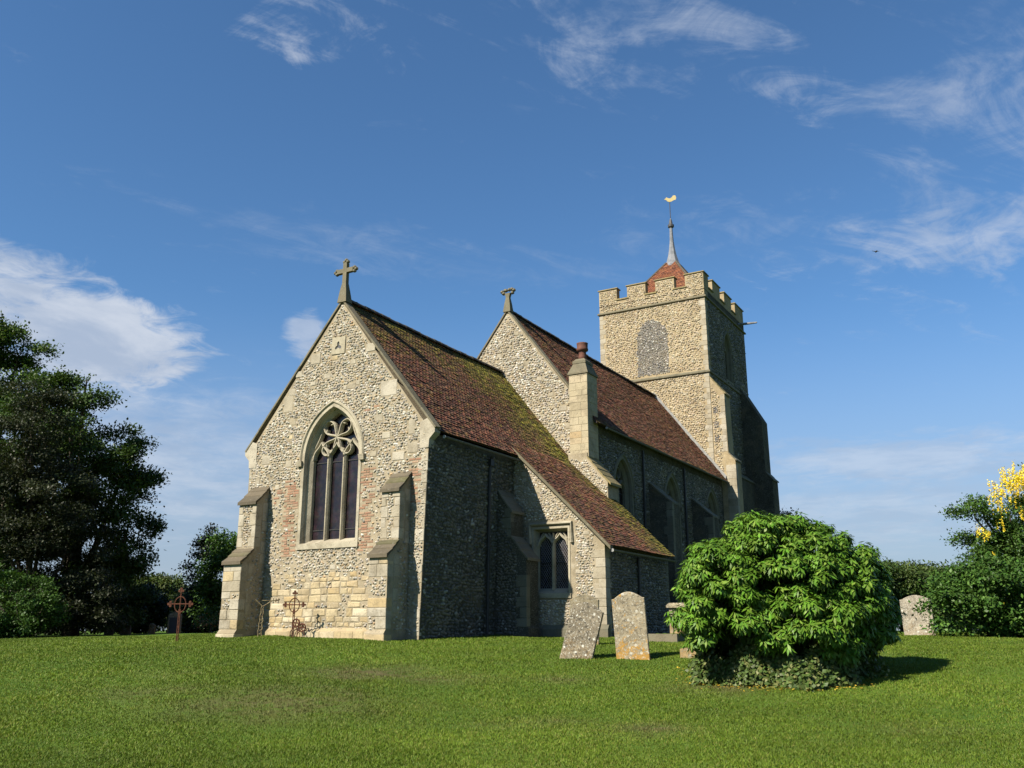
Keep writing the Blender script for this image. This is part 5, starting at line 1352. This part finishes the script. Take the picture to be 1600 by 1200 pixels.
# --- trees and shrubs at the left edge
def treeat(px, py, dep): p = at_depth(px, py, dep); return np.array([p[0], p[1], gz(p[0], p[1])])
loc = treeat(-60, 985, 44)
crown_plant('maple_tree', 'tall pale green maple at the left edge behind the dark tree', 'tree', loc, lumps_px(loc, [(-40, 620, 44, 90, 90, 2.6), (20, 590, 44, 55, 70, 2.0), (-90, 540, 44, 90, 90, 2.6), (20, 700, 44, 80, 90, 2.4), (60, 760, 44, 70, 90, 2.2), (0, 545, 44, 36, 32, 1.4)]), 1500, 50, .15, (.052, .100, .016), 201, .3, spread=.26, alt=(.07, .11, .022), pa=.3)
loc = treeat(110, 985, 40)
crown_plant('maple_tree', 'broad dark green maple with ragged right edge beside the sky', 'tree', loc, lumps_px(loc, [(110, 650, 40, 58, 66, 2.0), (135, 740, 40, 82, 100, 2.6), (80, 780, 39, 120, 130, 3.0), (165, 820, 40, 58, 110, 2.0), (100, 900, 39, 118, 80, 2.8), (192, 740, 40, 34, 36, 1.2), (196, 850, 40, 28, 70, 1.1), (130, 610, 40, 34, 34, 1.3), (60, 640, 40, 50, 60, 1.8), (175, 920, 40, 44, 60, 1.6), (60, 950, 40, 110, 50, 2.4), (170, 955, 40, 52, 36, 1.4), (-20, 930, 40, 80, 70, 2.2)]), 2700, 46, .14, (.034, .066, .012), 202, .32, spread=.24, alt=(.045, .08, .016), pa=.22, minz=.3)
loc = treeat(40, 992, 36)
crown_plant('holly_tree', 'dark glossy evergreen tree in front of the left maples', 'tree', loc, lumps_px(loc, [(40, 700, 36, 70, 80, 1.8), (70, 790, 36, 82, 90, 2.0), (10, 860, 36, 80, 100, 2.0), (100, 880, 36, 76, 90, 1.8), (50, 650, 36, 46, 50, 1.3), (120, 950, 36, 80, 48, 1.6), (60, 965, 36, 70, 30, 1.4), (0, 780, 36, 60, 80, 1.6)]), 2200, 40, .10, (.022, .030, .012), 203, .2, m=M['leaf'], spread=.20, alt=(.045, .05, .028), pa=.25, minz=.1)
loc = treeat(30, 998, 33)
crown_plant('ivy_shrub', 'low leafy green shrub at the bottom of the left edge', 'shrub', loc, lumps_px(loc, [(25, 945, 33, 48, 50, 1.2), (-20, 930, 33, 50, 60, 1.2), (66, 955, 33, 26, 34, .8), (20, 978, 33, 60, 22, 1.0), (-30, 970, 33, 50, 30, 1.0)]), 620, 36, .10, (.040, .085, .016), 204, .08, spread=.14)
# --- shrubs between the trees and the church
sh = [((212, 985, 52), [(215, 945, 52, 44, 40, 1.5), (240, 930, 52, 30, 26, 1.2)], (.050, .075, .018), 'yellow-green shrub right of the big dark trees', 305),
      ((262, 985, 55), [(262, 948, 55, 42, 38, 1.5), (264, 918, 55, 16, 22, .7)], (.045, .075, .02), 'feathery green shrub behind the headstones at left', 306),
      ((300, 985, 52), [(300, 955, 52, 36, 34, 1.4)], (.040, .065, .016), 'dull green shrub behind the rusty cross', 307)]
for (b, it, c, lab, sd) in sh:
    loc = treeat(*b); crown_plant('shrub', lab, 'shrub', loc, lumps_px(loc, it), 420, 30, .16, c, sd, .08, spread=.22, group='shrubs between trees and church', alt=(.085, .11, .03), pa=.2)
loc = treeat(312, 985, 47)
crown_plant('yew_tree', 'slim dark evergreen left of the corner buttress', 'tree', loc, lumps_px(loc, [(312, 900, 47, 15, 40, .6), (340, 860, 47, 24, 38, .9), (318, 950, 47, 20, 50, .8)]), 380, 24, .14, (.014, .022, .010), 308, .12, spread=.22)
loc = treeat(352, 985, 45)
crown_plant('elder_shrub', 'bright green leafy shrub touching the corner buttress', 'shrub', loc, lumps_px(loc, [(352, 900, 45, 30, 50, 1.0), (360, 860, 45, 20, 34, .8), (348, 950, 45, 34, 36, 1.0)]), 420, 24, .17, (.045, .095, .018), 309, .1, spread=.26)
loc = treeat(328, 983, 41)
o = crown_plant('flowering_shrub', 'small shrub with pink and yellow blooms by the buttress', 'shrub', loc, lumps_px(loc, [(328, 970, 41, 22, 9, .5)]), 60, 20, .09, (.06, .10, .025), 310, .03, spread=.12, alt=(.45, .20, .12), pa=.16, limbs=False)
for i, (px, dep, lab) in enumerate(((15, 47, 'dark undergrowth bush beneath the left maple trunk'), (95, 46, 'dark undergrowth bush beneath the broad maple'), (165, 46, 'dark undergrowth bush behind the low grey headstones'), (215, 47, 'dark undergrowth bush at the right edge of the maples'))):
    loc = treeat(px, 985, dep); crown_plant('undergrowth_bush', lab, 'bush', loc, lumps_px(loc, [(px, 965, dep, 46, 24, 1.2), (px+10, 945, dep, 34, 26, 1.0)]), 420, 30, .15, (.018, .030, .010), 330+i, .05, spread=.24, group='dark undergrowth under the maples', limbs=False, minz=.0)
# far belt of trees closing the horizon on both sides
FAR = [(-160, 60, 90, 60), (225, 75, 60, 40), (330, 74, 60, 40), (1262, 78, 60, 50), (1700, 60, 110, 70)]
for i, (px, dep, rx, rz) in enumerate(FAR):
    loc = treeat(px, 985, dep)
    crown_plant('hedgerow_tree', ('far hedgerow tree beyond the left edge maples', 'far hedgerow tree behind the yellow-green shrub', 'far hedgerow tree behind the slim evergreen', 'far hedgerow tree behind the big glossy bush', 'far hedgerow tree beyond the laburnum')[i], 'tree', loc, lumps_px(loc, [(px, 985-rz*.55, dep, rx, rz*.6, 2.4)]), 220, 22, .30, (.035, .055, .016), 400+i, .15, spread=.5, group='far hedgerow trees', minz=.1)

# --- right side: hedge, laurel, laburnum
HD = [(1345, 40, 46, 118, (.040, .068, .016), 'dark hedge shrub directly behind the big bush'), (1410, 41, 48, 108, (.048, .078, .018), 'hedge shrub behind the pale headstone'), (1470, 42, 46, 102, (.045, .075, .018), 'hedge shrub between headstone and laburnum'), (1540, 43, 60, 100, (.036, .06, .015), 'hedge shrub behind the right-hand laurel'), (1610, 43, 60, 110, (.036, .06, .015), 'hedge shrub at the right edge')]
for i, (px, dep, rx, hh, c, lab) in enumerate(HD):
    loc = treeat(px, 985, dep)
    crown_plant('hedge_shrub', lab, 'hedge', loc, lumps_px(loc, [(px, 985-hh*.30, dep, rx, hh*.40, 1.6), (px-rx*.3, 985-hh*.66, dep, rx*.6, hh*.33, 1.3), (px+rx*.4, 985-hh*.62, dep, rx*.6, hh*.34, 1.3)]), 760, 30, .13, c, 500+i, .1, spread=.19, group='hedge on the north side', alt=(.08, .11, .03), pa=.15, minz=.02)
loc = treeat(1237, 985, 60)
crown_plant('cypress_tree', 'pointed dark conifer tip showing above the big bush', 'tree', loc, lumps_px(loc, [(1237, 870, 60, 34, 60, 1.3), (1237, 825, 60, 14, 26, .6)]), 260, 24, .2, (.03, .045, .02), 511, .15, spread=.3)
loc = treeat(1545, 996, 24)
crown_plant('laurel_bush', 'rounded dark glossy bush at the right edge', 'bush', loc, lumps_px(loc, [(1545, 930, 24, 74, 50, 1.3), (1500, 950, 24, 42, 40, .8), (1600, 940, 24, 60, 54, 1.1), (1540, 905, 24, 50, 26, .8), (1580, 975, 24, 70, 24, .9)]), 1150, 24, .10, (.038, .088, .014), 512, .06, m=M['leaf_gloss'], spread=.16, alt=(.065, .125, .022), pa=.3)
def laburnum():
    loc = treeat(1640, 996, 27.5)
    lm = lumps_px(loc, [(1630, 800, 27.5, 60, 70, 1.6), (1575, 820, 27.5, 46, 40, 1.1), (1530, 800, 27.5, 30, 16, .7), (1560, 850, 27.5, 56, 34, 1.1), (1515, 800, 27.5, 20, 12, .5), (1600, 870, 27.5, 50, 40, 1.2), (1535, 868, 27.5, 30, 14, .6), (1660, 900, 27.5, 60, 60, 1.4)])
    r = crown_plant('laburnum_tree', 'laburnum tree with hanging yellow blossom at the right edge', 'tree', loc, lm, 1300, 28, .085, (.042, .09, .015), 513, .12, spread=.15, alt=(.07, .12, .025), pa=.2)
    g = np.random.default_rng(9); V = []; D = []; 
    pts = [(1580, 748, 26), (1600, 742, 34), (1592, 770, 22), (1562, 762, 12), (1575, 740, 14), (1610, 785, 30), (1558, 776, 8), (1600, 800, 10), (1556, 875, 7), (1570, 905, 9), (1537, 828, 8), (1560, 800, 5)]
    for px, py, n in pts:
        for k in range(n):
            p = local(px+g.normal(0, 9), py+g.normal(0, 9), 26.6+g.normal(0, .35), loc); L = g.uniform(.16, .32)
            for j in range(26):
                t = g.random(); V.append(p+np.array([g.normal(0, .025*(1.2-t)), g.normal(0, .025*(1.2-t)), -L*t]))
    V = np.array(V); n = len(V)
    leaves(V, rdir(g, n)+np.array([0, 0, -.3]), rdir(g, n), .045, .034, leafcol(g, n, (.74, .56, .035), .2), 'blossom', M['petal'], r)
laburnum()

# fallen yellow leaves round the foot of the bush
g = np.random.default_rng(77); n = 420
a = g.uniform(0, 2*math.pi, n); toc = CAM-BLOC; a = math.atan2(toc[1], toc[0])+g.normal(-.35, .8, n); rr = 1.45+np.abs(g.normal(0, .28, n))
X, Y = BLOC[0]+np.cos(a)*rr, BLOC[1]+np.sin(a)*rr; P = np.stack([X, Y, ground_z(X, Y)+.035], 1)
tag(leaves(P, rdir(g, n)*np.array([1, 1, .15]), rdir(g, n)*.3+np.array([0, 0, 1.]), .055, .03, leafcol(g, n, (.42, .29, .035), .35), 'fallen_leaves', M['petal'], None), 'yellow fallen leaves scattered round the foot of the bush', 'leaves', kind='stuff')

# ================================================================== GRASS
def grass():
    g = np.random.default_rng(88); n = 1050000
    d = np.exp(g.uniform(math.log(7.5), math.log(36.), n)); a = g.uniform(-.70, .78, n)
    hx = FW[:2]/np.linalg.norm(FW[:2])
    fx = d*np.cos(a); lx = d*np.sin(a)
    X = CAM[0]+hx[0]*fx+RT[0]*lx; Y = CAM[1]+hx[1]*fx+RT[1]*lx
    k = ~((X > -6.5) & (X < .05) & (Y > -.02) & (Y < 34)) & ~((X > 0) & (X < VX) & (Y > YV-.1)) & ~((X > -1) & (X < 2.) & (Y > 9))
    w = bare(X, Y); k &= g.random(n) > w*.9*np.clip(.75+.6*vnoise(X, Y, 4.), 0, 1)
    X, Y, d = X[k], Y[k], d[k]; n = len(X); Z = ground_z(X, Y)
    patch = vnoise(X, Y, .5, .3); p2 = vnoise(X, Y, 2.3, 1.3)
    h = (.020+.016*g.random(n))*(1+.25*p2)*(1+d*.012); wd = .0034+.00040*d
    th = g.uniform(0, 2*math.pi, n); ln = g.normal(0, .55, (n, 2))*h[:, None]
    B = np.stack([X, Y, Z-.008], 1); sx = np.stack([np.cos(th)*wd, np.sin(th)*wd, 0*wd], 1)
    V = np.stack([B-sx, B+sx, B+np.stack([ln[:, 0], ln[:, 1], h], 1)], 1).reshape(-1, 3)
    F = np.arange(3*n).reshape(-1, 3)
    c = np.array([.102, .158, .013])*g.uniform(.7, 1.25, (n, 1)); y = g.random(n) < (.14+.10*(patch > .2)); c[y] = np.array([.16, .175, .03])*g.uniform(.7, 1.15, (y.sum(), 1))
    c *= (.90+.20*patch+.14*p2+.10*vnoise(X, Y, 7., 2.))[:, None]
    ww = np.clip(bare(X, Y)*1.25*(.6+.6*vnoise(X, Y, 3.)), 0, .9)[:, None]; c = c*(1-ww)+np.array([.10, .085, .035])*ww
    o = fast_mesh('grass', V, F, M['grass'], None, np.repeat(c, 3, 0)); tag(o, 'short mown green grass covering the churchyard lawn', 'grass', kind='stuff')
grass()

# small bird far up on the right
P = at_depth(1369, 393, 60.); mb = MB()
mb.lathe([(.01, -.13), (.045, -.06), (.06, .02), (.04, .10), (.01, .16)], 0, 0, 8)
mb.add([(0, 0, .05), (.26, .06, -.02), (.24, .06, -.07), (0, 0, -.04), (-.26, .06, -.02), (-.24, .06, -.07), (0, -.02, .03), (0, -.02, -.02)], [(0, 1, 2, 3), (0, 3, 5, 4), (6, 1, 0), (7, 3, 2), (6, 0, 4), (7, 5, 3), (6, 7, 2, 1), (6, 4, 5, 7)])
bird = mb.build('bird', M['slate']); bird.location = tuple(P); bird.rotation_euler = (1.5, 0, .6); tag(bird, 'small dark bird flying high in the sky at right', 'bird')
